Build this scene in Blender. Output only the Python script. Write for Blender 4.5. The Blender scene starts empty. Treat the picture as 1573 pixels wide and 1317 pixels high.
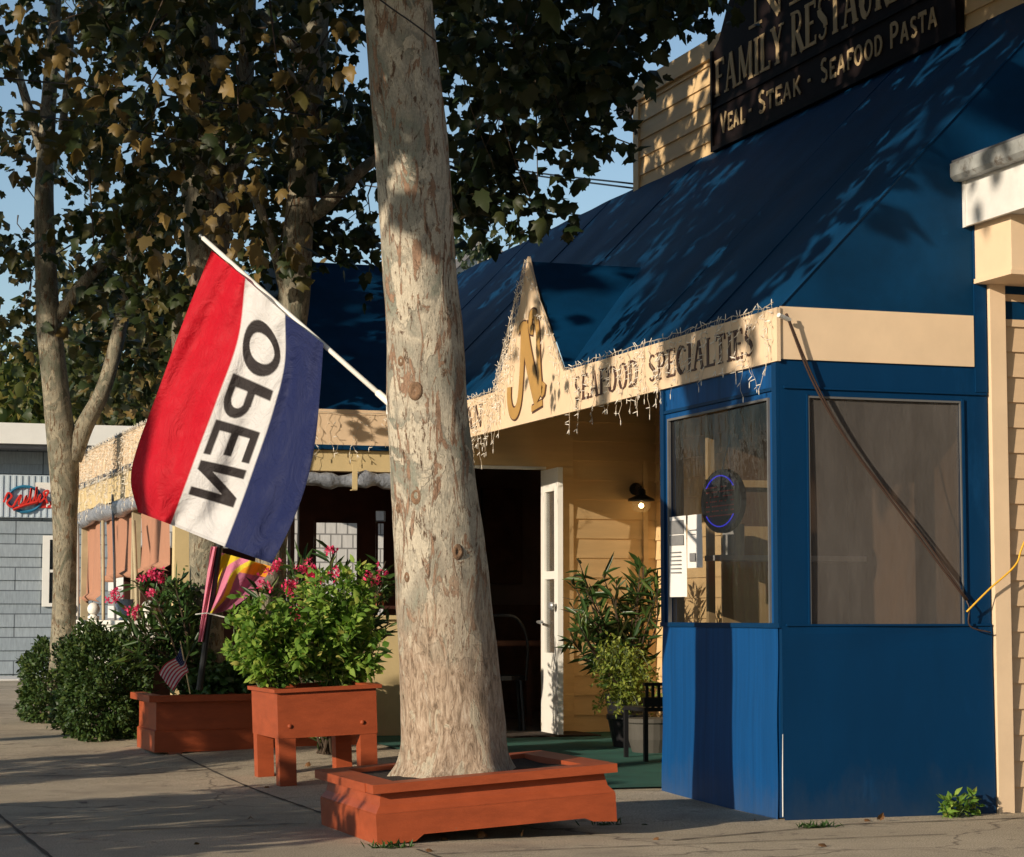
import bpy, math, random
import numpy as np
from mathutils import Vector, Matrix
random.seed(7); rng = np.random.default_rng(11)
SC = bpy.context.scene
COL = SC.collection
# ------------------------------------------------------------------ camera
YAW = math.radians(18.9); FPX = 3400.0; PITCH = math.atan(287/3400.0)
cam = bpy.data.cameras.new('camera'); cob = bpy.data.objects.new('camera', cam); COL.objects.link(cob)
cam.sensor_width = 36; cam.lens = 36*FPX/1573; cam.clip_start = .1; cam.clip_end = 1000
cob.location = (0, 0, 1.0); cob.rotation_euler = (math.pi/2+PITCH, 0, -YAW)
SC.camera = cob
# ------------------------------------------------------------------ world and sun
PHI = math.radians(27); EL = math.radians(15.4)      # travel direction of the light, from +X towards +Y
TRAV = Vector((math.cos(PHI)*math.cos(EL), math.sin(PHI)*math.cos(EL), -math.sin(EL)))
w = bpy.data.worlds.new('World'); SC.world = w; w.use_nodes = True
nt = w.node_tree; sky = nt.nodes.new('ShaderNodeTexSky'); sky.sky_type = 'NISHITA'; sky.sun_disc = False
sky.sun_elevation = EL
sky.sun_rotation = math.atan2(-TRAV.x, -TRAV.y)
sky.air_density = 1.0; sky.dust_density = .3; sky.ozone_density = 1.6
nt.links.new(sky.outputs[0], nt.nodes['Background'].inputs[0]); nt.nodes['Background'].inputs[1].default_value = .122
sl = bpy.data.lights.new('sun', 'SUN'); sl.energy = 5.0; sl.angle = math.radians(.5); sl.color = (1, .86, .68)
so = bpy.data.objects.new('sun', sl); COL.objects.link(so); so.rotation_euler = TRAV.to_track_quat('-Z', 'Y').to_euler(); so.location = (-20, -12, 15)
SC.view_settings.view_transform = 'Standard'; SC.view_settings.look = 'None'; SC.view_settings.exposure = .12; SC.view_settings.gamma = 1
SC.render.engine = 'CYCLES'
# ------------------------------------------------------------------ pixel helpers (photo pixels -> points of the place)
CP = np.array([0, 0, 1.0])
_fh = np.array([math.sin(YAW), math.cos(YAW), 0]); _r = np.array([math.cos(YAW), -math.sin(YAW), 0]); _u0 = np.array([0, 0, 1.0])
_fw = _fh*math.cos(PITCH)+_u0*math.sin(PITCH); _up = -_fh*math.sin(PITCH)+_u0*math.cos(PITCH)
def ray(px, py): return _fw+_r*((px-786.5)/FPX)-_up*((py-658.5)/FPX)
def P(px, py, d): return CP+ray(px, py)*d
def onz(px, py, z=0): R = ray(px, py); return CP+R*((z-1)/R[2])
def onx(px, py, x): R = ray(px, py); return CP+R*(x/R[0])
def ony(px, py, y): R = ray(px, py); return CP+R*(y/R[1])
def projn(p):
    q = np.asarray(p, float)-CP; d = q@_fw
    return 786.5+FPX*(q@_r)/d, 658.5-FPX*(q@_up)/d, d
def S(t): t = min(1, max(0, t)); return t*t*(3-2*t)
def gz(x, y): return .1*S((y-11.2+1.8*min(1, max(-1, x-3.3)))/5)
# ------------------------------------------------------------------ materials
def nmat(name):
    m = bpy.data.materials.new(name); m.use_nodes = True
    return m, m.node_tree, m.node_tree.nodes['Principled BSDF']
def N(t, kind, **kw):
    n = t.nodes.new(kind)
    for k, v in kw.items():
        if k in n.inputs.keys() if hasattr(n.inputs, 'keys') else False: n.inputs[k].default_value = v
        else: setattr(n, k, v)
    return n
def coord(t, scale=(1, 1, 1), kind='Object'):
    tc = t.nodes.new('ShaderNodeTexCoord'); mp = t.nodes.new('ShaderNodeMapping'); mp.inputs['Scale'].default_value = scale
    t.links.new(tc.outputs[kind], mp.inputs[0]); return mp.outputs[0]
def noise(t, vec, scale, detail=4, rough=.6, dist=0):
    n = t.nodes.new('ShaderNodeTexNoise'); n.inputs['Scale'].default_value = scale; n.inputs['Detail'].default_value = detail
    n.inputs['Roughness'].default_value = rough; n.inputs['Distortion'].default_value = dist
    t.links.new(vec, n.inputs['Vector']); return n.outputs[0]
def ramp(t, fac, stops, interp='LINEAR'):
    r = t.nodes.new('ShaderNodeValToRGB'); r.color_ramp.interpolation = interp
    e = r.color_ramp.elements
    while len(e) > len(stops): e.remove(e[-1])
    while len(e) < len(stops): e.new(.5)
    for i, (p, c) in enumerate(stops):
        e[i].position = p; e[i].color = (*c, 1) if len(c) == 3 else c
    t.links.new(fac, r.inputs[0]); return r.outputs[0]
def mix(t, fac, a, b, mode='MIX'):
    m = t.nodes.new('ShaderNodeMix'); m.data_type = 'RGBA'; m.blend_type = mode
    for s, v in ((0, fac), (6, a), (7, b)):
        if hasattr(v, 'is_linked'): t.links.new(v, m.inputs[s])
        elif s == 0: m.inputs[0].default_value = v
        else: m.inputs[s].default_value = (*v, 1)
    return m.outputs[2]
def bump(t, b, h, strength=.3, dist=.01):
    n = t.nodes.new('ShaderNodeBump'); n.inputs['Strength'].default_value = strength; n.inputs['Distance'].default_value = dist
    t.links.new(h, n.inputs['Height']); t.links.new(n.outputs[0], b.inputs['Normal'])
def paint(name, c, rough=.6, var=.25, scale=6, bscale=40, bs=.15, bd=.004, stretch=(1, 1, 1), spec=.4, dirt=None, metal=0, chips=None, splash=None):
    m, t, b = nmat(name); v = coord(t, stretch)
    n1 = noise(t, v, scale, 6, .65)
    dk = tuple(x*(1-var) for x in c); lt = tuple(min(1, x*(1+var)) for x in c)
    colr = ramp(t, n1, [(.3, dk), (.7, lt)])
    if dirt:
        n2 = noise(t, v, dirt[1], 8, .75); f = ramp(t, n2, [(dirt[2], (0, 0, 0)), (dirt[2]+.12, (1, 1, 1))])
        colr = mix(t, f, colr, dirt[0])
    if chips:
        n3 = noise(t, coord(t), chips[1], 9, .8); f = ramp(t, n3, [(chips[2], (0, 0, 0)), (chips[2]+.02, (1, 1, 1))]); colr = mix(t, f, colr, chips[0])
    if splash:                                              # dirt thrown up on the foot of a wall
        sx = t.nodes.new('ShaderNodeSeparateXYZ'); t.links.new(coord(t), sx.inputs[0]); n4 = noise(t, coord(t, (1, 1, .5)), 7, 8, .75)
        ad = t.nodes.new('ShaderNodeMath'); ad.operation = 'MULTIPLY_ADD'; ad.inputs[1].default_value = -.55; t.links.new(n4, ad.inputs[0]); t.links.new(sx.outputs[2], ad.inputs[2])
        mr = t.nodes.new('ShaderNodeMapRange'); mr.inputs[1].default_value = splash[1]-.27; mr.inputs[2].default_value = -.30; mr.inputs[4].default_value = .28; t.links.new(ad.outputs[0], mr.inputs[0]); colr = mix(t, mr.outputs[0], colr, splash[0])
    t.links.new(colr, b.inputs['Base Color'])
    b.inputs['Roughness'].default_value = rough; b.inputs['Specular IOR Level'].default_value = spec; b.inputs['Metallic'].default_value = metal
    bump(t, b, noise(t, v, bscale, 4, .6), bs, bd); return m
def emit(name, c, s):
    m, t, b = nmat(name); b.inputs['Base Color'].default_value = (*c, 1); b.inputs['Emission Color'].default_value = (*c, 1); b.inputs['Emission Strength'].default_value = s; return m
def leafmat(name, stops, trans=.35, rough=.5, tcol=None):
    m, t, b = nmat(name); g = t.nodes.new('ShaderNodeNewGeometry')
    c = ramp(t, g.outputs['Random Per Island'], stops)
    t.links.new(c, b.inputs['Base Color']); b.inputs['Roughness'].default_value = rough; b.inputs['Specular IOR Level'].default_value = .35
    tr = t.nodes.new('ShaderNodeBsdfTranslucent'); ms = t.nodes.new('ShaderNodeMixShader'); ms.inputs[0].default_value = trans
    t.links.new(mix(t, .5, c, tcol or (.12, .16, .02)), tr.inputs[0])
    t.links.new(b.outputs[0], ms.inputs[1]); t.links.new(tr.outputs[0], ms.inputs[2])
    t.links.new(ms.outputs[0], t.nodes['Material Output'].inputs[0]); return m
def glassmat(name, tint, alpha, rough=.08, refl=.5, dv=.1):
    m, t, b = nmat(name)                       # thin clear sheet: part see-through, part hazy, with a gloss
    tr = t.nodes.new('ShaderNodeBsdfTransparent'); ms = t.nodes.new('ShaderNodeMixShader')
    v = coord(t, (1, 1, .35)); n = noise(t, v, 3, 5, .7)
    f = t.nodes.new('ShaderNodeMapRange'); f.inputs[1].default_value = .25; f.inputs[2].default_value = .75
    f.inputs[3].default_value = max(0, alpha-dv); f.inputs[4].default_value = min(1, alpha+dv); t.links.new(n, f.inputs[0])
    b.inputs['Base Color'].default_value = (*tint, 1); b.inputs['Roughness'].default_value = rough; b.inputs['Specular IOR Level'].default_value = refl
    bump(t, b, noise(t, v, 3.2, 5, .6), .5, .03)
    t.links.new(f.outputs[0], ms.inputs[0]); t.links.new(tr.outputs[0], ms.inputs[1]); t.links.new(b.outputs[0], ms.inputs[2])
    t.links.new(ms.outputs[0], t.nodes['Material Output'].inputs[0]); return m
M = {}
M['blue'] = paint('blue_canvas', (.0008, .030, .082), .6, .25, 3, 260, .3, .002, dirt=((.002, .045, .11), 5, .62), spec=.12)
M['blue_panel'] = paint('blue_painted_panel', (.0008, .029, .088), .5, .12, 2.5, 90, .2, .003, (1, 1, .3), dirt=((.003, .042, .12), 3, .58), spec=.15, chips=((.025, .07, .13), 34, .675), splash=((.05, .06, .07), .22))
M['blue_faded'] = paint('faded_blue_panel', (.003, .058, .19), .55, .22, 5, 90, .2, .003, (5, 5, .12), dirt=((.012, .08, .20), 14, .6), spec=.2, chips=((.06, .12, .2), 26, .72), splash=((.08, .09, .10), .22))
M['cream'] = paint('cream_valance', (.72, .54, .36), .6, .06, 4, 200, .1, .002)
M['ochre'] = paint('ochre_clapboard', (.64, .45, .23), .6, .1, 5, 60, .2, .004, (.25, .25, 2), dirt=((.38, .25, .12), 6, .66))
M['tan'] = paint('tan_clapboard', (.60, .43, .27), .55, .08, 4, 70, .15, .003, (.3, .3, 2), dirt=((.42, .3, .18), 7, .68))
M['yellow'] = paint('pale_yellow_wall', (.60, .47, .25), .6, .08, 4, 60, .15, .003)
M['terra'] = paint('terracotta_paint', (.31, .064, .022), .5, .18, 5, 55, .3, .004, (1, 1, 3), dirt=((.27, .055, .022), 9, .58), spec=.3, chips=((.20, .11, .07), 24, .655))
M['white'] = paint('white_paint', (.78, .76, .70), .45, .05, 5, 50, .1, .003)
M['offwhite'] = paint('weathered_white', (.66, .65, .62), .55, .1, 6, 40, .2, .004, dirt=((.42, .38, .33), 9, .66))
M['gutter'] = paint('gutter_grey', (.30, .31, .30), .5, .25, 8, 50, .2, .004, dirt=((.12, .1, .08), 7, .55))
M['pvcdim'] = paint('dull_frame', (.12, .12, .12), .5, .15)
M['postwood'] = paint('weathered_cream_wood', (.40, .33, .21), .7, .15)
M['roomwall'] = paint('dim_room_wall', (.40, .25, .17), .8, .2, 3)
M['knot'] = paint('knot_bark', (.20, .12, .07), .9, .4, 60, 120, .8, .01)
M['black'] = paint('black_metal', (.012, .012, .014), .4, .2)
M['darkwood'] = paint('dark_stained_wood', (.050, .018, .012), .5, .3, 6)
M['brown'] = paint('brown_interior_wall', (.16, .095, .055), .75, .2, 3)
M['steel'] = paint('galvanised_steel', (.33, .34, .35), .4, .15, 8, metal=.6)
M['pvc'] = paint('grey_pipe', (.42, .40, .36), .5, .12)
M['soil'] = paint('potting_soil', (.035, .022, .014), .95, .5, 30, 60, 1, .02)
M['letter'] = paint('dark_brown_lettering', (.075, .035, .025), .5, .1)
M['gold'] = paint('gold_lettering', (.42, .24, .07), .4, .1)
M['signblk'] = paint('dark_sign_board', (.012, .008, .008), .6, .2, 3, spec=.06)
M['signfrm'] = paint('black_sign_frame', (.008, .006, .006), .6, .2, 3, spec=.06)
M['signtan'] = paint('sign_letter_tan', (.42, .31, .17), .6, .08, spec=.1)
M['wire'] = paint('cream_wire', (.55, .46, .34), .5, .1)
M['bulb'] = paint('frosted_bulb', (.70, .65, .56), .25, .05)
M['cord'] = paint('brown_cord', (.05, .028, .02), .5, .1)
M['yellowcord'] = paint('yellow_cord', (.75, .40, .03), .45, .05)
M['carpet'] = paint('green_outdoor_carpet', (.018, .105, .080), .95, .3, 3, 300, .8, .004)
M['wood_in'] = paint('interior_wood', (.22, .09, .045), .5, .3)
M['pot'] = paint('terracotta_pot', (.50, .16, .08), .7, .1)
M['stone'] = paint('dark_stone_pot', (.07, .065, .055), .8, .15)
M['bluepot'] = paint('blue_glazed_pot', (.20, .26, .34), .3, .2)
M['blind'] = paint('terracotta_cloth', (.38, .19, .12), .85, .06, 3, 30, .5, .01, (6, 6, 1))
M['roofgrey'] = paint('grey_roofing', (.16, .16, .17), .8, .2)
M['paper'] = paint('paper', (.78, .76, .72), .7, .04)
M['ink'] = paint('grey_print', (.20, .20, .20), .7, .2)
M['red'] = paint('sign_red', (.55, .03, .02), .5, .08)
M['teal'] = paint('sign_teal', (.02, .16, .28), .5, .08)
M['patio'] = paint('patio_curtain_vinyl', (.24, .26, .30), .25, .4, 14, 20, .8, .02)
M['mulch'] = M['soil']
M['brick'] = paint('brick_red', (.28, .09, .05), .8, .3)
M['vinyl_grey'] = glassmat('hazy_clear_vinyl', (.118, .108, .10), .66, .14, .5, .22)
M['glass_dark'] = glassmat('window_sheet', (.028, .026, .022), .50, .06, .5)
M['glass'] = glassmat('door_glass', (.10, .11, .11), .35, .05, .5)
M['lampglass'] = glassmat('lamp_glass', (.5, .45, .35), .15, .05, .5)
M['glow'] = emit('lit_bulb', (1, .62, .25), 14)
M['neonblue'] = emit('blue_led', (.05, .05, .9), .8)
M['neonred'] = emit('red_led', (.5, .08, .06), .15)
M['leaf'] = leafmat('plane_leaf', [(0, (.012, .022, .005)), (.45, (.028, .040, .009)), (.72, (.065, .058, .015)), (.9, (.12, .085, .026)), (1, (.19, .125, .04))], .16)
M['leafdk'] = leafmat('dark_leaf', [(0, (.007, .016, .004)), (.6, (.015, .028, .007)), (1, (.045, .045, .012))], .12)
M['leafyel'] = leafmat('yellowing_leaf', [(0, (.07, .05, .014)), (.5, (.13, .09, .025)), (1, (.21, .14, .045))], .25, tcol=(.3, .2, .04))
M['wood'] = leafmat('far_wood_leaf', [(0, (.03, .05, .010)), (.6, (.07, .09, .018)), (1, (.17, .13, .03))], .25)
M['box'] = leafmat('boxwood_leaf', [(0, (.016, .038, .009)), (.7, (.038, .075, .014)), (1, (.08, .11, .025))], .12)
M['basil'] = leafmat('basil_leaf', [(0, (.08, .18, .025)), (.5, (.17, .30, .04)), (.85, (.30, .42, .07)), (1, (.50, .45, .12))], .4, .65, (.2, .4, .02))
M['lime'] = leafmat('lime_leaf', [(0, (.13, .20, .03)), (1, (.33, .36, .07))], .4, .45, (.3, .35, .03))
M['oleander'] = leafmat('oleander_leaf', [(0, (.022, .055, .015)), (.7, (.045, .09, .022)), (1, (.10, .14, .03))], .2, .35)
M['redleaf'] = leafmat('reddish_leaf', [(0, (.04, .05, .015)), (.6, (.07, .045, .02)), (1, (.14, .05, .03))], .2, .4)
M['ivy'] = leafmat('ivy_leaf', [(0, (.018, .05, .012)), (1, (.06, .13, .03))], .2, .4)
M['flower'] = leafmat('pink_flower', [(0, (.62, .02, .10)), (.6, (.80, .05, .18)), (1, (.85, .18, .30))], .3, .5, (.8, .1, .2))
M['dryleaf'] = leafmat('dry_leaf', [(0, (.13, .06, .025)), (1, (.24, .12, .05))], .2)
M['twig'] = paint('brown_twig', (.06, .04, .025), .8, .3)
M['stem'] = paint('green_stem', (.07, .10, .03), .6, .2)

def bark(name, base, green, tan, brown, scale, patch=.52, zlow=None):
    m, t, b = nmat(name); v = coord(t, (1, 1, .6)); v2 = coord(t, (1, 1, .25))
    n0 = noise(t, v, scale*.6, 5, .6, .9)
    c = ramp(t, n0, [(.34, green), (.44, base), (.50, tan), (.53, base), (.60, green), (.66, tuple(x*.8 for x in base))])
    n1 = noise(t, v, scale*1.1, 9, .62, 1.2)               # peeling flakes with hard edges
    f1 = ramp(t, n1, [(patch+.01, (0, 0, 0)), (patch+.022, (1, 1, 1))]); c = mix(t, f1, c, tan)
    n2 = noise(t, v2, scale*3.6, 9, .70, 1.6)
    f2 = ramp(t, n2, [(patch+.01, (0, 0, 0)), (patch+.03, (1, 1, 1))]); n4 = noise(t, v2, scale*9, 4, .7)
    c = mix(t, f2, c, ramp(t, n4, [(.35, brown), (.6, tuple(x*1.45 for x in brown))]))
    n3 = noise(t, v2, scale*11, 6, .75, .5); f3 = ramp(t, n3, [(.57, (0, 0, 0)), (.62, (1, 1, 1))]); c = mix(t, f3, c, tuple(x*.5 for x in brown))
    n5 = noise(t, v, scale*34, 4, .8); c = mix(t, .5, c, ramp(t, n5, [(.3, (.28, .28, .28)), (.7, (.85, .85, .85))]), 'OVERLAY')
    hh = t.nodes.new('ShaderNodeMath'); hh.operation = 'ADD'; t.links.new(n3, hh.inputs[0]); t.links.new(f2, hh.inputs[1])
    h2 = t.nodes.new('ShaderNodeMath'); h2.operation = 'ADD'; t.links.new(hh.outputs[0], h2.inputs[0]); t.links.new(f1, h2.inputs[1]); hgt = h2.outputs[0]
    if zlow is not None:                                     # small scaly plates near the foot
        sx = t.nodes.new('ShaderNodeSeparateXYZ'); t.links.new(coord(t), sx.inputs[0]); nz = noise(t, v, 5, 4, .6)
        ad = t.nodes.new('ShaderNodeMath'); ad.operation = 'MULTIPLY_ADD'; ad.inputs[1].default_value = .9; t.links.new(nz, ad.inputs[0]); t.links.new(sx.outputs[2], ad.inputs[2])
        mr = t.nodes.new('ShaderNodeMapRange'); mr.inputs[1].default_value = zlow+.45; mr.inputs[2].default_value = zlow+.05; mr.inputs[4].default_value = .85; t.links.new(ad.outputs[0], mr.inputs[0])
        na = noise(t, v2, 42, 7, .75, 1.0); nb_ = noise(t, v2, 13, 5, .6, 1.5)
        lc = ramp(t, na, [(.38, (.13, .085, .055)), (.46, (.27, .19, .13)), (.56, (.40, .30, .22)), (.66, (.50, .42, .33))])
        lc = mix(t, ramp(t, nb_, [(.56, (0, 0, 0)), (.59, (1, 1, 1))]), lc, (.42, .37, .28)); c = mix(t, mr.outputs[0], c, lc)
    t.links.new(c, b.inputs['Base Color']); b.inputs['Roughness'].default_value = .85; b.inputs['Specular IOR Level'].default_value = .15
    bump(t, b, hgt, .6, .012); return m
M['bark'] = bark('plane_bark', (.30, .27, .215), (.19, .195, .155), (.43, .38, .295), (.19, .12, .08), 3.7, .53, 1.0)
M['bark2'] = bark('plane_bark_shaded', (.18, .165, .125), (.115, .118, .085), (.27, .24, .175), (.11, .07, .042), 7, .55)  # darker copy of the bark, shade of the left trunks put into the colour

def concrete():
    m, t, b = nmat('concrete'); v = coord(t)
    n1 = noise(t, v, .7, 6, .65, .4); c = ramp(t, n1, [(.3, (.37, .31, .225)), (.5, (.48, .405, .295)), (.7, (.56, .475, .35))])
    n2 = noise(t, v, 140, 3, .8); c = mix(t, .75, c, ramp(t, n2, [(.36, (.10, .10, .10)), (.5, (.5, .5, .5)), (.68, (.95, .95, .95))]), 'OVERLAY')
    n3 = noise(t, v, 4, 8, .75, 1); f = ramp(t, n3, [(.57, (0, 0, 0)), (.68, (1, 1, 1))]); c = mix(t, f, c, (.16, .135, .11))
    # hairline cracks
    vo = t.nodes.new('ShaderNodeTexVoronoi'); vo.feature = 'DISTANCE_TO_EDGE'; vo.inputs['Scale'].default_value = .42
    mm = t.nodes.new('ShaderNodeMix'); mm.data_type = 'VECTOR'
    nn = t.nodes.new('ShaderNodeTexNoise'); nn.inputs['Scale'].default_value = 3; nn.inputs['Detail'].default_value = 6; t.links.new(v, nn.inputs['Vector'])
    mm.inputs[0].default_value = .25; t.links.new(v, mm.inputs[4]); t.links.new(nn.outputs[1], mm.inputs[5]); t.links.new(mm.outputs[1], vo.inputs['Vector'])
    fc = ramp(t, vo.outputs[0], [(0, (.8, .8, .8)), (.0018, (0, 0, 0))]); c = mix(t, fc, c, (.12, .095, .075))
    sp_ = noise(t, v, 26, 3, .5); c = mix(t, ramp(t, sp_, [(.70, (0, 0, 0)), (.73, (.6, .6, .6))]), c, (.13, .11, .09))
    s2_ = noise(t, v, 1.6, 5, .6, .3); c = mix(t, ramp(t, s2_, [(.52, (0, 0, 0)), (.70, (.55, .55, .55))]), c, (.26, .21, .16))
    t.links.new(c, b.inputs['Base Color']); b.inputs['Roughness'].default_value = .9; b.inputs['Specular IOR Level'].default_value = .2
    bump(t, b, n2, .9, .006); return m
M['concrete'] = concrete()
M['joint'] = paint('joint_dirt', (.075, .06, .045), .95, .4, 20, 60, .8, .01)
M['asphalt'] = paint('asphalt', (.05, .05, .05), .9, .3, 20, 150, .8, .01)
M['ground'] = paint('bare_ground', (.12, .10, .07), .95, .3, 3)
def shingle(name, c1, c2, mortar, bw=.26, bh=.13):
    m, t, b = nmat(name); tc = coord(t)
    sx = t.nodes.new('ShaderNodeSeparateXYZ'); cx = t.nodes.new('ShaderNodeCombineXYZ'); t.links.new(tc, sx.inputs[0]); t.links.new(sx.outputs[0], cx.inputs[0]); t.links.new(sx.outputs[2], cx.inputs[1])
    br = t.nodes.new('ShaderNodeTexBrick'); br.inputs['Scale'].default_value = 1; br.inputs['Brick Width'].default_value = bw; br.inputs['Row Height'].default_value = bh
    br.inputs['Mortar Size'].default_value = .009; br.inputs['Color1'].default_value = (*c1, 1); br.inputs['Color2'].default_value = (*c2, 1); br.inputs['Mortar'].default_value = (*mortar, 1)
    t.links.new(cx.outputs[0], br.inputs['Vector'])
    n = noise(t, coord(t, (8, 8, 1)), 5, 5, .7); c = mix(t, .4, br.outputs[0], ramp(t, n, [(.3, (.3, .3, .3)), (.7, (.8, .8, .8))]), 'OVERLAY')
    t.links.new(c, b.inputs['Base Color']); b.inputs['Roughness'].default_value = .8; bump(t, b, br.outputs['Fac'], -.5, .02); return m
M['shingle'] = shingle('grey_blue_shingle', (.22, .26, .29), (.27, .31, .34), (.08, .095, .11), .75, .34)
M['shingle_lt'] = shingle('sunlit_grey_shingle', (.55, .55, .55), (.62, .62, .61), (.22, .22, .22), .13, .16)  # same grey shingle, sunlight put into a lighter colour
M['batten'] = paint('pale_ribbed_metal', (.48, .55, .60), .5, .05)

def flagmat(name, attr='Col', rough=.6):
    m, t, b = nmat(name); a = t.nodes.new('ShaderNodeAttribute'); a.attribute_name = attr
    t.links.new(a.outputs[0], b.inputs['Base Color']); b.inputs['Roughness'].default_value = rough; b.inputs['Specular IOR Level'].default_value = .25
    tr = t.nodes.new('ShaderNodeBsdfTranslucent'); t.links.new(a.outputs[0], tr.inputs[0]); ms = t.nodes.new('ShaderNodeMixShader'); ms.inputs[0].default_value = .25
    v = coord(t); bump(t, b, noise(t, v, 7, 6, .65, 2.0), .6, .04)
    t.links.new(b.outputs[0], ms.inputs[1]); t.links.new(tr.outputs[0], ms.inputs[2]); t.links.new(ms.outputs[0], t.nodes['Material Output'].inputs[0]); return m
M['flag'] = flagmat('nylon_flag')

# ------------------------------------------------------------------ object helpers
ORG = {}
def tag(o, label=None, cat=None, group=None, kind=None):
    if label: o['label'] = label
    if cat: o['category'] = cat
    if group: o['group'] = group
    if kind: o['kind'] = kind
    return o
def thing(name, loc, label, cat, group=None):
    o = bpy.data.objects.new(name, None); COL.objects.link(o); o.empty_display_size = .1
    o.location = loc; ORG[o.name] = np.array(loc, float); return tag(o, label, cat, group)
def link_mesh(name, me, mat, parent=None, org=None, smooth=False):
    o = bpy.data.objects.new(name, me); COL.objects.link(o)
    for m in (mat if isinstance(mat, (list, tuple)) else [mat]): me.materials.append(m)
    if smooth: me.polygons.foreach_set('use_smooth', [True]*len(me.polygons))
    if parent is not None: o.parent = parent; ORG[o.name] = ORG[parent.name]
    else: o.location = org; ORG[o.name] = np.array(org, float)
    return o
class MB:
    def __init__(s): s.v = []; s.f = []; s.m = []; s.mi = 0
    def add(s, vs, fs):
        b = len(s.v); s.v += [tuple(map(float, p)) for p in vs]; s.f += [tuple(i+b for i in f) for f in fs]; s.m += [s.mi]*len(fs); return s
    def box(s, x0, x1, y0, y1, z0, z1):
        return s.add([(x0,y0,z0),(x1,y0,z0),(x1,y1,z0),(x0,y1,z0),(x0,y0,z1),(x1,y0,z1),(x1,y1,z1),(x0,y1,z1)],
                     [(0,3,2,1),(4,5,6,7),(0,1,5,4),(1,2,6,5),(2,3,7,6),(3,0,4,7)])
    def prism(s, poly, ext):
        n = len(poly); e = np.array(ext, float); a = [np.array(p, float) for p in poly]
        return s.add(a+[p+e for p in a], [tuple(range(n-1, -1, -1)), tuple(range(n, 2*n))]+[(i, (i+1) % n, (i+1) % n+n, i+n) for i in range(n)])
    def tube(s, pts, rad, n=8, cap=True, jit=0):
        pts = [np.array(p, float) for p in pts]; K = len(pts)
        if not hasattr(rad, '__len__'): rad = [rad]*K
        t0 = pts[1]-pts[0]; t0 /= np.linalg.norm(t0)
        a = np.cross(t0, (0, 0, 1) if abs(t0[2]) < .9 else (1, 0, 0)); a /= np.linalg.norm(a)
        vs = []
        for i in range(K):
            t = pts[min(K-1, i+1)]-pts[max(0, i-1)]; t /= max(1e-9, np.linalg.norm(t))
            a = a-t*(a@t); a /= max(1e-9, np.linalg.norm(a)); b = np.cross(t, a)
            for k in range(n):
                g = 2*math.pi*k/n; r = rad[i]*(1+jit*(math.sin(3*g+i*.7)*.5+math.sin(2*g-i*.4)*.5))
                vs.append(pts[i]+(a*math.cos(g)+b*math.sin(g))*r)
        fs = [(i*n+k, i*n+(k+1) % n, (i+1)*n+(k+1) % n, (i+1)*n+k) for i in range(K-1) for k in range(n)]
        if cap: fs += [tuple(range(n-1, -1, -1)), tuple(range((K-1)*n, K*n))]
        return s.add(vs, fs)
    def lathe(s, c, prof, n=20, ax=(0, 0, 1)):
        ax = np.array(ax, float); ax /= np.linalg.norm(ax); a = np.cross(ax, (1, 0, 0) if abs(ax[0]) < .8 else (0, 1, 0)); a /= np.linalg.norm(a); b = np.cross(ax, a)
        vs = [np.array(c)+ax*z+(a*math.cos(2*math.pi*k/n)+b*math.sin(2*math.pi*k/n))*r for r, z in prof for k in range(n)]
        K = len(prof); fs = [(i*n+k, i*n+(k+1) % n, (i+1)*n+(k+1) % n, (i+1)*n+k) for i in range(K-1) for k in range(n)]
        fs += [tuple(range(n-1, -1, -1)), tuple(range((K-1)*n, K*n))]; return s.add(vs, fs)
    def ball(s, c, r, n=12):
        return s.lathe(c, [(max(1e-4, r*math.sin(math.pi*i/8)), -r*math.cos(math.pi*i/8)) for i in range(9)], n)
    def grid(s, fn, nu, nv):
        return s.add([fn(i/nu, j/nv) for j in range(nv+1) for i in range(nu+1)], [(j*(nu+1)+i, j*(nu+1)+i+1, (j+1)*(nu+1)+i+1, (j+1)*(nu+1)+i) for j in range(nv) for i in range(nu)])
    def build(s, name, mat, parent=None, org=None, smooth=False):
        o = ORG[parent.name] if parent is not None else np.array(org, float)
        me = bpy.data.meshes.new(name); me.from_pydata([tuple(np.array(p)-o) for p in s.v], [], s.f)
        ob = link_mesh(name, me, mat, parent, org, smooth)
        if any(s.m): me.polygons.foreach_set('material_index', s.m)
        me.update(); return ob
def catmull(pts, n=6):
    p = [np.array(q, float) for q in pts]; p = [2*p[0]-p[1]]+p+[2*p[-1]-p[-2]]; out = []
    for i in range(1, len(p)-2):
        for k in range(n):
            t = k/n; out.append(.5*(2*p[i]+(p[i+1]-p[i-1])*t+(2*p[i-1]-5*p[i]+4*p[i+1]-p[i+2])*t*t+(3*p[i]-p[i-1]-3*p[i+1]+p[i+2])*t**3))
    out.append(p[-2]); return out
def sag(a, b, d, n=14):
    a = np.array(a, float); b = np.array(b, float)
    return [a+(b-a)*t-np.array([0, 0, d*4*t*(1-t)]) for t in np.linspace(0, 1, n)]
def struct(mb, name, mat, org=(0, 0, 0), kind='structure'):
    o = mb.build(name, mat, None, org); o['kind'] = kind; return o
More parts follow.
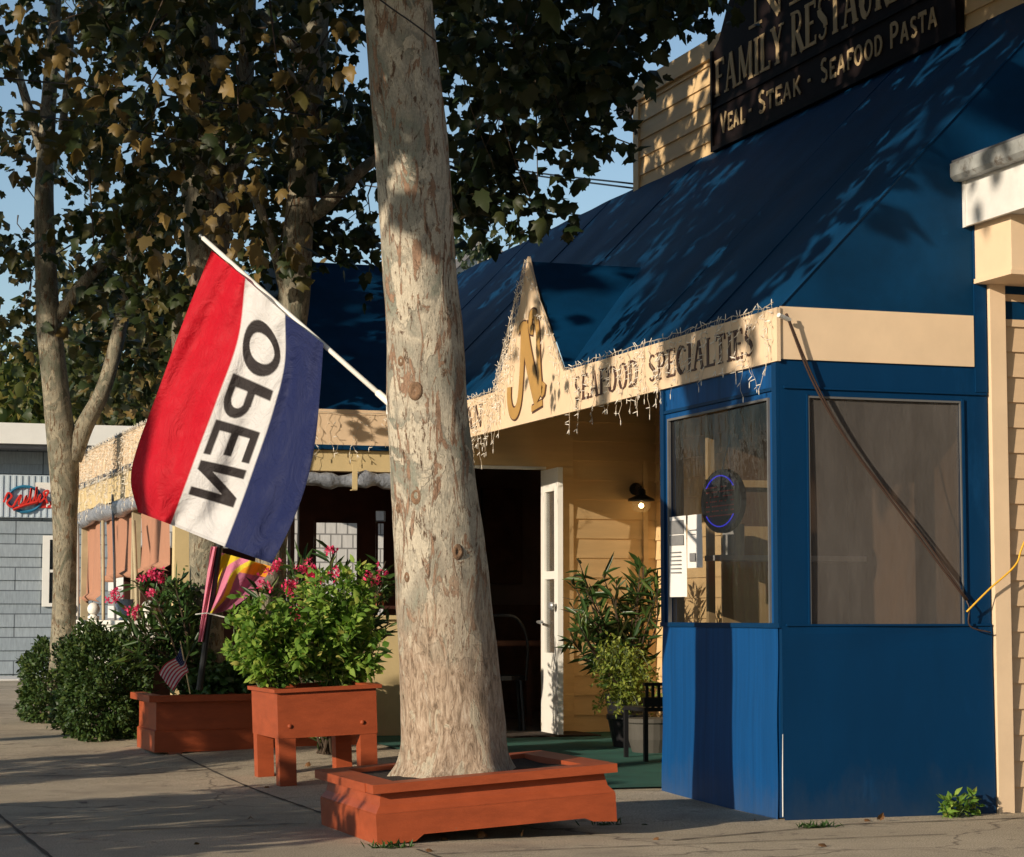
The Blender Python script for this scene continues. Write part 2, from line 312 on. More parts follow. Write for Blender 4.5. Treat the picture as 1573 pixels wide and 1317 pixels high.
# leaf sets ---------------------------------------------------------
def _fan(out, fold=.12, droop=.0):
    n = len(out); v = [(0, .42, fold*.2)]+[(x, y, -abs(x)*fold-droop*y*y) for x, y in out]
    return np.array(v), [(0, i, i % n+1) for i in range(1, n+1)]
MAPLE = _fan([(0, .02), (.22, -.08), (.34, .07), (.55, .20), (.42, .34), (.50, .60), (.30, .58), (.19, .80), (0, 1.0), (-.19, .80), (-.30, .58), (-.50, .60), (-.42, .34), (-.55, .20), (-.34, .07), (-.22, -.08)], .3, .22)
OVATE = (np.array([(0, 0, 0), (.26, .28, -.05), (.27, .58, -.08), (0, 1, -.22), (-.27, .58, -.08), (-.26, .28, -.05), (0, .45, .03)]), [(6, 0, 1), (6, 1, 2), (6, 2, 3), (6, 3, 4), (6, 4, 5), (6, 5, 0)])
LANCE = (np.array([(0, 0, 0), (.085, .3, 0), (.08, .65, -.06), (0, 1, -.20), (-.08, .65, -.06), (-.085, .3, 0)]), [(0, 1, 2, 3), (0, 3, 4, 5)])
PETAL = (np.array([(0, 0, 0), (.3, .5, .05), (.2, .95, .1), (-.2, .95, .1), (-.3, .5, .05)]), [(0, 1, 2, 3, 4)])
def leaves(name, cen, size, dirs, tmpl, mat, parent=None, org=None, flip=.6):
    """one mesh of many real leaves; dirs: tip direction of each leaf"""
    cen = np.asarray(cen, float); n = len(cen); o = ORG[parent.name] if parent is not None else np.array(org, float)
    T, F = tmpl; d = np.asarray(dirs, float)+1e-6; d /= np.linalg.norm(d, axis=1)[:, None]
    nr = rng.normal(size=(n, 3))*flip+np.array([0, 0, 1]); nr -= d*(nr*d).sum(1)[:, None]; nr /= np.linalg.norm(nr, axis=1)[:, None]+1e-9
    sd = np.cross(d, nr); sz = np.asarray(size)*np.ones(n)
    cw = rng.uniform(.72, 1.12, (n, 1, 1)); cc = rng.uniform(.2, 2.6, (n, 1, 1)); cb = rng.normal(size=(n, 1, 1))*.10
    V = cen[:, None]+(T[None, :, 0:1]*sd[:, None]*cw+T[None, :, 1:2]*d[:, None]+(T[None, :, 2:3]*cc+cb*T[None, :, 1:2]**2)*nr[:, None])*sz[:, None, None]-o
    k = len(T); lens = np.array([len(f) for f in F]); flat = np.concatenate([np.array(f) for f in F])
    me = bpy.data.meshes.new(name); me.vertices.add(n*k); me.vertices.foreach_set('co', V.reshape(-1).astype(np.float32))
    idx = (flat[None]+np.arange(n)[:, None]*k).reshape(-1); L = np.tile(lens, n); st = np.concatenate([[0], np.cumsum(L)[:-1]])
    me.loops.add(len(idx)); me.loops.foreach_set('vertex_index', idx.astype(np.int32))
    me.polygons.add(len(L)); me.polygons.foreach_set('loop_start', st.astype(np.int32)); me.polygons.foreach_set('loop_total', L.astype(np.int32))
    me.update(calc_edges=True); me.validate()
    return link_mesh(name, me, mat, parent, org)
def rdir(n, bias=(0, 0, 0), k=1): return rng.normal(size=(n, 3))*k+np.array(bias)
def inball(c, r, n, shell=0):
    v = rng.normal(size=(n, 3)); v /= np.linalg.norm(v, axis=1)[:, None]; rr = rng.random(n)**(1/3)
    if shell: rr = 1-(1-rr)*(1-shell)
    return np.array(c)+v*rr[:, None]*np.array(r)
# stroke lettering ---------------------------------------------------
def arc(cx, cy, rx, ry, a0, a1, n=10): return [(cx+rx*math.cos(math.radians(a0+(a1-a0)*i/n)), cy+ry*math.sin(math.radians(a0+(a1-a0)*i/n))) for i in range(n+1)]
G = {  # width, thick strokes, thin strokes, serif feet
 'F': (.62, [[(.16,0),(.16,1)]], [[(.16,.96),(.6,.96),(.6,.8)], [(.16,.52),(.48,.52)]], [(.16,0),(.16,1)]),
 'A': (.84, [[(.42,1),(.70,0)]], [[(.12,0),(.40,1)], [(.22,.33),(.6,.33)]], [(.12,0),(.70,0)]),
 'M': (1.0, [[(.16,1),(.5,.12)], [(.84,0),(.84,1)]], [[(.14,0),(.14,1)], [(.5,.12),(.82,1)]], [(.14,0),(.84,0)]),
 'I': (.34, [[(.17,0),(.17,1)]], [], [(.17,0),(.17,1)]),
 'L': (.62, [[(.16,0),(.16,1)]], [[(.16,.04),(.6,.04),(.6,.2)]], [(.16,1),(.16,0)]),
 'Y': (.8, [[(.14,1),(.42,.48),(.42,0)]], [[(.68,1),(.42,.48)]], [(.14,1),(.68,1),(.42,0)]),
 'R': (.78, [[(.16,0),(.16,1)], [(.36,.5),(.7,0)]], [[(.16,.96)]+arc(.38,.73,.2,.23,90,-90)+[(.16,.5)]], [(.16,0),(.16,1),(.7,0)]),
 'E': (.66, [[(.16,0),(.16,1)]], [[(.16,.96),(.6,.96),(.6,.82)], [(.16,.52),(.5,.52)], [(.16,.04),(.62,.04),(.62,.2)]], [(.16,0),(.16,1)]),
 'S': (.62, [[(.13,.72)]+[(.16,.62),(.46,.40),(.50,.27)]], [arc(.32,.74,.19,.22,40,180), arc(.31,.25,.20,.21,0,-150)], []),
 'T': (.7, [[(.35,0),(.35,1)]], [[(.06,.8),(.06,.96),(.64,.96),(.64,.8)]], [(.35,0)]),
 'U': (.8, [[(.16,1),(.16,.3)]+arc(.38,.3,.22,.27,180,270)], [arc(.38,.3,.24,.28,270,360)+[(.62,1)]], [(.16,1),(.62,1)]),
 'N': (.84, [[(.16,1),(.68,0)]], [[(.14,0),(.14,1)], [(.70,0),(.70,1)]], [(.14,0),(.14,1),(.70,1)]),
 'O': (.84, [arc(.42,.5,.3,.46,120,240), arc(.42,.5,.3,.46,-60,60)], [arc(.42,.5,.3,.47,60,120), arc(.42,.5,.3,.47,240,300)], []),
 'D': (.8, [[(.16,0),(.16,1)], arc(.32,.5,.34,.46,60,-60)], [[(.16,.96)]+arc(.32,.5,.34,.46,90,60), arc(.32,.5,.34,.46,-60,-90)+[(.16,.04)]], [(.16,0),(.16,1)]),
 'P': (.68, [[(.16,0),(.16,1)]], [[(.16,.96)]+arc(.36,.71,.22,.25,90,-90)+[(.16,.46)]], [(.16,0),(.16,1)]),
 'C': (.74, [arc(.42,.5,.3,.46,100,260)], [arc(.42,.5,.3,.47,100,35), arc(.42,.5,.3,.47,260,325)], []),
 'G': (.76, [arc(.42,.5,.3,.46,60,300)], [[(.42,.45),(.66,.45),(.66,.1)]], []),
 'V': (.8, [[(.14,1),(.42,0)]], [[(.42,0),(.68,1)]], [(.14,1),(.68,1)]),
 'K': (.78, [[(.16,0),(.16,1)], [(.34,.55),(.7,0)]], [[(.16,.4),(.64,1)]], [(.16,0),(.16,1),(.7,0)]),
 '.': (.4, [[(.13,.5),(.27,.5)]], [], []), ' ': (.42, [], [], [])}
def ribbon(mb, pts, wd, org, X, Y, Nn, th, lift):
    p = [np.array(q, float) for q in pts]; L = []; R = []
    for i in range(len(p)):
        t = p[min(len(p)-1, i+1)]-p[max(0, i-1)]; t /= np.linalg.norm(t)+1e-9; n = np.array([-t[1], t[0]])
        k = 1.0
        if 0 < i < len(p)-1:
            a = p[i]-p[i-1]; b = p[i+1]-p[i]; c = (a@b)/(np.linalg.norm(a)*np.linalg.norm(b)+1e-9); k = min(1.5, 1/math.sqrt(max(.2, (1+c)/2)))
        L.append(p[i]+n*wd/2*k); R.append(p[i]-n*wd/2*k)
    K = len(p); to = lambda q, z: org+X*q[0]+Y*q[1]+Nn*z
    vs = [to(q, lift+th) for q in L]+[to(q, lift+th) for q in R]+[to(q, 0) for q in L]+[to(q, 0) for q in R]
    fs = []
    for i in range(K-1): fs += [(i, i+1, K+i+1, K+i), (2*K+i, 2*K+i+1, i+1, i), (K+i, K+i+1, 3*K+i+1, 3*K+i)]
    fs += [(0, K, 3*K, 2*K), (K-1, 3*K-1, 4*K-1, 2*K-1)]
    mb.add(vs, fs)
def text(mb, s, org, X, Y, h, wx=1, small=None, thick=.17, thin=.07, serif=True, th=.004, gap=.06):
    X = np.array(X, float); Y = np.array(Y, float); Nn = np.cross(X, Y); org = np.array(org, float); x = 0; q = 0; k = 0
    for i, ch in enumerate(s):
        hh = h if (small is None or i == 0 or s[i-1] in ' ') else h*small
        g = G[ch]; o = org+X*x
        def add(pts, wd):
            nonlocal q; q += 1; ribbon(mb, [(a*hh*wx, b*hh) for a, b in pts], wd*hh, o, X, Y, Nn, th, .0004*(q % 8))
        for st in g[1]: add(st, thick)
        for st in g[2]: add(st, thin if serif else thick)
        if serif:
            for a, b in g[3]: bb = .03 if b < .5 else .97; add([(a-.15, bb), (a+.15, bb)], .06)
        x += (g[0]+gap)*hh*wx
    return x
def clap_y(mb, x0, x1, y, z0, z1, ex=.131, proud=.016, holes=()):
    """clapboards on a wall facing -Y (surface at y)"""
    z = z0
    while z < z1-.005:
        zt = min(z1, z+ex)
        segs = [(x0, x1)]
        for hx0, hx1, hz0, hz1 in holes:
            if zt > hz0+.01 and z < hz1-.01:
                segs = [q for a, b in segs for q in ((a, min(b, hx0)), (max(a, hx1), b)) if q[1]-q[0] > .005]
        for a, b in segs:
            mb.add([(a, y-proud, z), (b, y-proud, z), (b, y-.002, zt), (a, y-.002, zt), (a, y, z), (b, y, z)], [(0, 1, 2, 3), (4, 5, 1, 0), (4, 0, 3), (1, 5, 2)])
        z = zt
def clap_x(mb, x, y0, y1, z0, z1, ex=.131, proud=.016):
    z = z0
    while z < z1-.005:
        zt = min(z1, z+ex)
        mb.add([(x-proud, y1, z), (x-proud, y0, z), (x-.002, y0, zt), (x-.002, y1, zt), (x, y1, z), (x, y0, z)], [(0, 1, 2, 3), (4, 5, 1, 0), (4, 0, 3), (1, 5, 2)])
        z = zt
# ================================================================== SETTING
XW, YS, YB, YD, XU = 4.80, 9.918, 11.42, 15.95, 6.65     # valance face, south face, back of vestibule, door wall, upper wall
ZE, ZV, ZR = 2.522, 2.258, 4.425                          # awning edge, valance bottom, awning top
def gsheet(name, mat, x0, x1, y0, y1, dz, nx, ny, kind='structure'):
    mb = MB(); mb.grid(lambda u, v: (x0+(x1-x0)*u, y0+(y1-y0)*v, gz(x0+(x1-x0)*u, y0+(y1-y0)*v)+dz), nx, ny); return mb.build(name, mat, None, (0, 0, 0), True)
g = MB().add([(-400, -400, -.30), (400, -400, -.30), (400, 400, -.30), (-400, 400, -.30)], [(0, 1, 2, 3)]); struct(g, 'ground', M['ground'])
g = MB().add([(-9, -60, -.16), (-1.6, -60, -.16), (-1.6, 90, -.16), (-9, 90, -.16)], [(0, 1, 2, 3)]); struct(g, 'road', M['asphalt'])
g = MB().box(-1.6, -1.45, -60, 90, -.3, -.005); struct(g, 'kerb', M['concrete'])
o = gsheet('sidewalk', M['concrete'], -1.45, 14, -6, 60, 0, 100, 260); o['kind'] = 'structure'
# joints scored in the paving (thin dirt-filled strips)
mb = MB()
def joint(pts, wd=.009):
    for a, b in zip(pts[:-1], pts[1:]):
        a = np.array(a); b = np.array(b); n = max(2, int(np.linalg.norm(b-a)/.1)); d = (b-a)/np.linalg.norm(b-a); s = np.array([-d[1], d[0]])*wd
        vs = []
        for i in range(n+1):
            p = a+(b-a)*i/n; j = 1+.6*math.sin(i*2.3)*math.sin(i*.9); q0 = p+s*j; q1 = p-s*j
            vs += [(*q0, gz(*q0)+.004), (*q1, gz(*q1)+.004)]
        mb.add(vs, [(2*i, 2*i+1, 2*i+3, 2*i+2) for i in range(n)])
joint([(1.2, 2), (1.2, 40)]); joint([(2.72, 2), (2.72, 9.2)]); joint([(2.76, 10.6), (2.76, 16.3)])
joint([(-1.4, 14.1), (2.76, 13.95)]); joint([(-1.4, 10.35), (2.55, 10.5)]); joint([(-1.4, 6.9), (8, 6.8)]); joint([(-1.4, 17.9), (2.76, 17.75)]); joint([(-1.4, 22), (2.9, 21.8)]); joint([(2.76, 13.95), (4.6, 13.7)], .006)
joint([(3.9, 9.2), (5.0, 9.62), (8, 9.66)], .008); joint([(2.72, 9.0), (5.2, 9.05)], .006)
o = struct(mb, 'paving_joint', M['joint'])
mb = MB(); cb = [(4.02, 11.55), (4.80, 11.50), (6.6, 11.45), (6.6, 15.9), (4.35, 15.9), (4.1, 13.6)]
def carpet(u, v):
    y = 11.5+.10*math.sin(u*9)*.1+(15.93-11.5)*v; x = 3.95+.25*v+(6.64-3.95-.25*v)*u; return (x, y, gz(x, y)+.012)
mb.grid(carpet, 30, 40); o = mb.build('entrance_carpet', M['carpet'], None, (5.2, 13.5, .05)); tag(o, 'flat green outdoor carpet in front of the open white door', 'carpet')
mb = MB().box(4.9, 5.95, 15.35, 15.90, .10, .124); o = mb.build('doormat', M['soil'], None, (5.4, 15.6, .1)); tag(o, 'dark doormat on the green carpet at the foot of the white door', 'doormat')

# ================================================================== RESTAURANT
rest = thing('restaurant_building', (5.7, 13, 0), 'cream clapboard restaurant with steep blue awning roof, cream valance and dark open doorway', 'restaurant')
# upper clapboard wall
mb = MB(); clap_x(mb, XU, YS+.02, 16.3, ZR-.06, 5.12, .143, .018)
mb.box(XU, XU+3.2, YS+.02, 16.3, ZR-.3, 5.2); ow = mb.build('upper_wall', M['ochre'], rest)
mb = MB(); mb.box(XU-.035, XU+.12, YS+.02, 16.34, 5.12, 5.27); mb.box(XU-.028, XU+.0, 16.22, 16.33, ZR-.05, 5.12); mb.build('upper_wall_trim', M['ochre'], rest)
# awning roof fabric
SL = (ZR-ZE)/(XU-XW)
def awn(x0, y0, y1):
    def f(u, v):
        x = x0+(XU+.02-x0)*u; y = y0+(y1-y0)*v
        s = .012*math.sin(math.pi*u)*(1-abs(math.cos(math.pi*y/1.02)))-.010*math.sin(math.pi*u)+.004*math.sin(7*y+5*u)
        return (x, y, ZE+SL*(x-XW)-s*.8)
    return f
mb = MB(); mb.grid(awn(XW, YS, 12.963), 24, 48); mb.grid(awn(XW, 14.313, 24.0), 24, 120)
def awn_mid(u, v):   # strip behind the pointed gable, starting at the valley lines
    y = 12.963+(14.313-12.963)*v; tt = 1-abs(y-13.638)/.675; x0 = XW+(5.58-XW)*tt; return awn(x0, 12.963, 14.313)(u, v)
mb.grid(awn_mid, 20, 24)
roof = mb.build('awning_roof', M['blue'], rest, smooth=True)
for y in (YS+1.02, YS+2.04, 15.0, 16.9, 18.9, 20.9, 22.9):
    MB().tube([(XW, y, ZE+.002), (XW+.9, y, ZE+SL*.9+.004), (XU, y, ZR+.003)], .003, 4, False).build('seam', M['blue'], roof)
mb = MB(); ap = (XW, 13.638, 3.326); re_ = (5.585, 13.638, 3.326)
mb.add([ap, re_, (XW, 12.963, ZE), (XW, 14.313, ZE)], [(0, 2, 1), (0, 1, 3)]); mb.build('gable_roof', M['blue'], rest)
# south side triangle of the awning
mb = MB().prism([(XW, YS, ZE), (XU, YS, ZE), (XU, YS, ZR)], (0, .012, 0)); mb.tube([(XW, YS, ZE+.004), (XU, YS, ZR+.004)], .009, 6); mb.build('awning_side', M['blue'], rest)
# valance, west side, with its pointed gable front
mb = MB().prism([(XW-.022, YS-.022, ZV), (XW-.022, YS-.022, ZE+.004), (XW-.022, 12.963, ZE+.004), (XW-.022, 13.45, 3.06), (XW-.022, 13.638, 3.36), (XW-.022, 13.80, 3.06), (XW-.022, 14.03, 2.80), (XW-.022, 14.313, ZE+.004), (XW-.022, YD, ZE+.004), (XW-.022, YD, ZV)], (.02, 0, 0))
val = mb.build('valance', M['cream'], rest)
mb = MB().box(XW+.001, 5.898, YS-.012, YS-.004, ZV+.012, ZE+.012); mb.build('valance', M['cream'], rest)
mb = MB()
def vfit(q, s_, ya, yb):
    q = MB(); wd = text(MB(), s_, (0, 0, 0), (0, -1, 0), (0, 0, 1), .155, 1); text(q, s_, (XW-.023, ya, 2.315), (0, -1, 0), (0, 0, 1), .155, (ya-yb)/wd); q.build('lettering', M['letter'], val)
vfit(mb, 'SEAFOOD', onx(888, 600, XW)[1], onx(988, 570, XW)[1]); vfit(mb, 'SPECIALTIES', onx(1002, 570, XW)[1], onx(1166, 530, XW)[1]); vfit(mb, 'ITALIAN', 15.70, onx(747, 640, XW)[1])
# ornate N on the gable: gold with a dark outline
def bigN(grow, nz):
    q = MB(); X = np.array((0, -1., 0)); Z = np.array((0, 0, 1.)); o_ = np.array((XW-.022-nz, 14.02, 2.31)); SX, SZ = 1.2, .80; Nn = np.cross(X, Z)
    L = lambda pts, w_, k: ribbon(q, [(p_[0]*SX, p_[1]*SZ) for p_ in pts], w_*1.25+grow, o_, X, Z, Nn, .002, .0006*k)
    sw = catmull([(.02, .27), (.02, .16), (.06, .06), (.13, .04), (.19, .12), (.225, .30), (.245, .52), (.255, .74)], 5)
    L(sw, .062, 0); L(catmull([(.17, .70), (.22, .745), (.28, .755), (.34, .72)], 4), .030, 1)
    L(catmull([(.27, .75), (.33, .52), (.42, .28), (.50, .09)], 4), .105, 2); L([(.40, .035), (.57, .065)], .03, 3)
    L(catmull([(.60, .22), (.575, .15), (.535, .24), (.51, .46), (.50, .66), (.455, .80), (.39, .80), (.385, .70), (.425, .68)], 5), .050, 4); return q
bigN(.022, .002).build('emblem_outline', M['letter'], val); bigN(0, .0055).build('emblem', M['gold'], val)
# blue vestibule box under the awning
mb = MB()
def frame_x(x0, x1, y0, y1, z0, z1, hy0, hy1, hz0, hz1, q):
    q.box(x0, x1, y0, y1, z0, hz0); q.box(x0, x1, y0, y1, hz1, z1); q.box(x0, x1, y0, hy0, hz0, hz1); q.box(x0, x1, hy1, y1, hz0, hz1)
frame_x(XW, XW+.04, YS+.04, YB, .945, ZE-.004, 10.03, 11.325, .9501, 2.088, mb); wl = mb.build('vestibule_wall', M['blue_faded'], rest)
mb = MB()
def wpan(u, v): y = YS+.04+(YB-YS-.04)*u; return (XW-.004-.012*(1-v)*math.sin(u*math.pi)+.003*math.sin(9*v+4*u)-.01*(1-v), y, gz(XW, y)-.01+(.945-gz(XW, y)+.01)*v)
mb.grid(wpan, 24, 16); mb.box(XW, XW+.03, YS+.045, YB, .01, .944); mb.build('vestibule_skirt', M['blue_faded'], rest, smooth=False)
mb = MB(); mb.box(XW-.016, XW-.001, YS, YB+.01, .938, .962); mb.box(XW-.02, XW-.001, YS+.0, YS+.05, .962, ZV-.005); mb.box(XW-.014, XW-.001, YB-.05, YB, .962, ZV-.005)
mb.box(XW-.012, XW-.001, YS+.05, YB-.05, 2.118, 2.135); mb.build('trim_strip', M['blue_panel'], rest)
mb = MB()
mb.box(XW+.0, 4.952, YS, YS+.04, .945, ZE); mb.box(5.82, 5.975, YS, YS+.04, .945, ZE); mb.box(4.952, 5.82, YS, YS+.04, 2.092, ZE); mb.build('vestibule_wall', M['blue_panel'], rest)
mb = MB()
def span(u, v):
    x = XW-.004+(5.975-XW+.004)*u; z = gz(x, YS)-.012+(.949-gz(x, YS)+.012)*v
    return (x, YS-.006-.016*math.sin(math.pi*u)*math.sin(math.pi*min(1, v*1.1))*(.5+.5*math.sin(3*u+5*v))-.008*math.exp(-((v-.95)/.05)**2)*math.sin(7*u)-.012*(1-v), z)
mb.grid(span, 40, 24); mb.box(XW, 5.975, YS+.0, YS+.03, .02, .944); mb.build('vestibule_skirt', M['blue_panel'], rest, smooth=False)
mb = MB(); mb.box(XW+.02, 5.97, YS-.017, YS-.002, .947, .957); mb.box(XW+.02, 5.97, YS-.012, YS-.002, 2.125, 2.137); mb.box(4.945, 4.953, YS-.008, YS-.001, .957, 2.10); mb.box(5.822, 5.834, YS-.012, YS-.001, .957, 2.10)
mb.box(5.905, 5.975, YS-.009, YS-.001, 2.14, 3.05); mb.build('trim_strip', M['blue_panel'], rest)
mb = MB(); mb.tube([(XW-.010, YS-.010, .02), (XW-.009, YS-.010, .24), (XW-.006, YS-.010, .42)], [.003, .003, .0015], 6); mb.build('corner_strip', M['offwhite'], rest)
mb = MB(); mb.box(5.945, 5.975, YS+.05, YB, 0, 3.0); mb.box(XW+.05, 5.94, YB-.02, YB, 0, .95); mb.box(XW+.05, XW+.12, YB-.02, YB, .95, 2.5)
mb.box(5.2, 5.94, YB-.02, YB, .95, 2.5); mb.build('vestibule_inner_wall', M['brown'], rest)
mb = MB(); mb.box(XW+.06, 5.94, YS+.06, YB-.03, 2.30, 2.32); mb.build('vestibule_ceiling', M['brown'], rest)
# things seen through the sheets: door casing and shelf
mb = MB(); mb.box(5.05, 5.09, 11.36, 11.395, .1, 2.2); mb.box(5.56, 5.60, 11.36, 11.395, .1, 2.2); mb.box(5.05, 5.60, 11.36, 11.395, 1.72, 1.76); mb.box(5.14, 5.5, 11.37, 11.39, .95, 1.5)
mb.build('inner_casing', M['ochre'], rest)
mb = MB().box(5.0, 5.9, 11.1, 11.3, 1.30, 1.33); mb.box(5.1, 5.16, 11.12, 11.28, 1.33, 1.50); mb.build('shelf', M['offwhite'], rest)
def window(x0, x1, y0, y1, z0, z1, mat, along, nm='window'):
    f = MB(); t = .012
    if along == 'y':
        f.box(x0-t, x0+.004, y0, y1, z1-.012, z1); f.box(x0-t, x0+.004, y0, y1, z0, z0+.010); f.box(x0-t, x0+.004, y0, y0+.012, z0+.01, z1-.012); f.box(x0-t, x0+.004, y1-.016, y1, z0+.01, z1-.012)
        p = MB().grid(lambda u, v: (x0+.012+.006*math.sin(5*u+2)*math.sin(4*v), y0+.005+(y1-y0-.01)*u, z0+.005+(z1-z0-.01)*v), 20, 20)
    else:
        f.box(x0, x1, y0-.006, y0+.004, z1-.010, z1); f.box(x0, x1, y0-.006, y0+.004, z0, z0+.007); f.box(x0, x0+.007, y0-.006, y0+.004, z0+.007, z1-.01); f.box(x1-.007, x1, y0-.006, y0+.004, z0+.007, z1-.01)
        p = MB().grid(lambda u, v: (x0+.005+(x1-x0-.01)*u, y0+.012+.007*math.sin(6*u+1)*math.sin(3*v+.5), z0+.005+(z1-z0-.01)*v), 20, 20)
    w_ = f.build(nm, M['pvcdim'], rest); p.build('pane', mat, w_, smooth=True); return w_
w1 = window(XW, XW, 10.031, 11.324, .951, 2.087, M['glass_dark'], 'y')
w2 = window(4.953, 5.819, YS, YS, .950, 2.091, M['vinyl_grey'], 'x')
# door wall at the back of the recess
mb = MB(); clap_y(mb, 5.95, XU, YD, .09, 2.9, .150, .016); mb.box(5.95, XU+.1, YD, YD+.1, 0, 3.2); mb.build('clapboard_wall', M['ochre'], rest)
mb = MB(); mb.box(5.73, 5.86, YD-.005, YD+.1, .08, 2.134); mb.box(5.86, 5.95, YD-.03, YD+.1, .08, 2.134); mb.box(6.53, 6.57, YD-.03, YD-.017, .1, 2.2); mb.build('trim_board', M['ochre'], rest)
mb = MB(); mb.box(XW, 5.25, YD-.02, YD+.08, 2.135, 2.49); mb.box(5.25, 5.95, YD-.02, YD+.08, 2.135, 2.9); mb.box(4.70, 4.86, YD-.01, YD+.07, .08, 2.135); mb.build('door_header', M['ochre'], rest)
mb = MB(); mb.box(4.86, 5.73, YD-.024, YD-.005, 2.110, 2.134); mb.box(4.86, 4.90, YD-.02, YD+.08, .1, 2.11); mb.build('door_frame', M['white'], rest)
mb = MB(); clap_x(mb, XU-.001, YB, YD, .08, 2.9, .150, .016); mb.box(XU, XU+.1, YB, YD, 0, 4.3); mb.build('clapboard_wall', M['ochre'], rest)
# open door leaf (swung out towards the street)
dl = onz(832, 1133, .115); hx, hy = float(ony(835, 900, YD-.03)[0]), YD-.03
ex_ = np.array([float(ony(861, 900, YD-.50)[0])-hx, -.47]); L_ = np.linalg.norm(ex_); ex_ /= L_; nn_ = np.array([-ex_[1], ex_[0]])
def dbox(q, a0, a1, z0, z1, t0=-.02, t1=.02):
    c = [(hx+ex_[0]*a+nn_[0]*t, hy+ex_[1]*a+nn_[1]*t) for a, t in ((a0, t0), (a1, t0), (a1, t1), (a0, t1))]
    q.add([(*p, z0) for p in c]+[(*p, z1) for p in c], [(0,3,2,1),(4,5,6,7),(0,1,5,4),(1,2,6,5),(2,3,7,6),(3,0,4,7)])
mb = MB(); Ld = L_
dbox(mb, 0, .10, .12, 2.10); dbox(mb, Ld-.10, Ld, .12, 2.10); dbox(mb, .10, Ld-.10, .12, .72); dbox(mb, .10, Ld-.10, 1.93, 2.10); dbox(mb, .10, Ld-.10, 1.27, 1.33)
door = mb.build('door', M['white'], rest)
mb = MB(); dbox(mb, .10, Ld-.10, .72, 1.27, -.004, .004); dbox(mb, .10, Ld-.10, 1.33, 1.93, -.004, .004); mb.build('glass_panel', M['glass'], door)
mb = MB(); c = np.array([hx+ex_[0]*.05, hy+ex_[1]*.05]); s = -1
mb.tube([(c[0]-nn_[0]*.02*-1, c[1], .95)]+[(c[0]-.07, c[1]-.02, .95), (c[0]-.085, c[1]-.12, .945)], .011, 8); mb.build('handle', M['steel'], door)
mb = MB(); c2 = (hx+ex_[0]*(Ld-.05)+.0, hy+ex_[1]*(Ld-.05), 1.07); mb.lathe((c2[0]-.02, c2[1], 1.07), [(.012, 0), (.012, .03), (.028, .035), (.03, .055), (.018, .065)], 12, (-1, -.3, 0)); mb.build('knob', M['steel'], door)
# dark interior
mb = MB(); mb.prism([(4.9, YD+.12, .02), (9.5, YD+.12, .02), (9.5, 20, .02), (6.15, 20, .02)], (0, 0, .03)); mb.box(6.1, 9.5, 20.0, 20.1, 0, 3.2); mb.box(9.5, 9.6, YD+.1, 20, 0, 3.2)
mb.prism([(4.88, YD+.12, .0), (6.1, 20, .0), (6.04, 20, .0), (4.83, YD+.12, .0)], (0, 0, 2.8)); mb.prism([(4.86, YD+.12, 2.75), (9.5, YD+.12, 2.75), (9.5, 20, 2.75), (6.1, 20, 2.75)], (0, 0, .05)); mb.build('interior_room', M['roomwall'], rest)
mb = MB(); mb.box(6.2, 9.0, 19.8, 19.95, .05, 1.1); mb.box(6.05, 6.11, 19.3, 19.36, .05, 2.7); mb.box(6.5, 6.9, 19.85, 19.9, 1.3, 2.2); mb.build('interior_panel', M['wood_in'], rest)
mb = MB(); mb.box(4.86, 5.84, YD-.005, YD+.12, .095, .118); mb.build('threshold', M['steel'], rest)
# table and chairs inside the doorway
t = thing('dining_table', (5.6, 16.95, .05), 'dark wooden dining table standing inside the open doorway', 'table')
MB().box(5.3, 6.1, 16.65, 17.3, .76, .80).build('tabletop', M['wood_in'], t)
for ax_, ay_ in ((5.35, 16.7), (6.05, 16.7), (5.35, 17.25), (6.05, 17.25)): MB().box(ax_-.025, ax_+.025, ay_-.025, ay_+.025, .05, .76).build('leg', M['wood_in'], t)
def bentchair(x, y, a, label):
    t = thing('bentwood_chair', (x, y, .05), label, 'chair', 'chairs inside the doorway')
    def R_(p): return (x+p[0]*math.cos(a)-p[1]*math.sin(a), y+p[0]*math.sin(a)+p[1]*math.cos(a), .05+p[2])
    MB().prism([R_((.2*math.cos(k*math.pi/8), .2*math.sin(k*math.pi/8), .45)) for k in range(16)], (0, 0, .035)).build('seat', M['black'], t)
    MB().tube([R_(p) for p in catmull([(-.19, .15, .45), (-.20, .19, .75), (-.12, .22, .92), (0, .23, .95), (.12, .22, .92), (.20, .19, .75), (.19, .15, .45)], 5)], .013, 8).build('backrest', M['black'], t)
    for p in ((-.15, -.14), (.15, -.14), (-.15, .15), (.15, .15)): MB().tube([R_((p[0], p[1], .45)), R_((p[0]*1.2, p[1]*1.2, 0))], .014, 6).build('leg', M['black'], t)
bentchair(5.52, 16.42, 2.9, 'black bentwood chair just inside the doorway, its curved back to the street')
bentchair(5.28, 16.9, 1.5, 'black bentwood chair at the left side of the table inside the doorway')
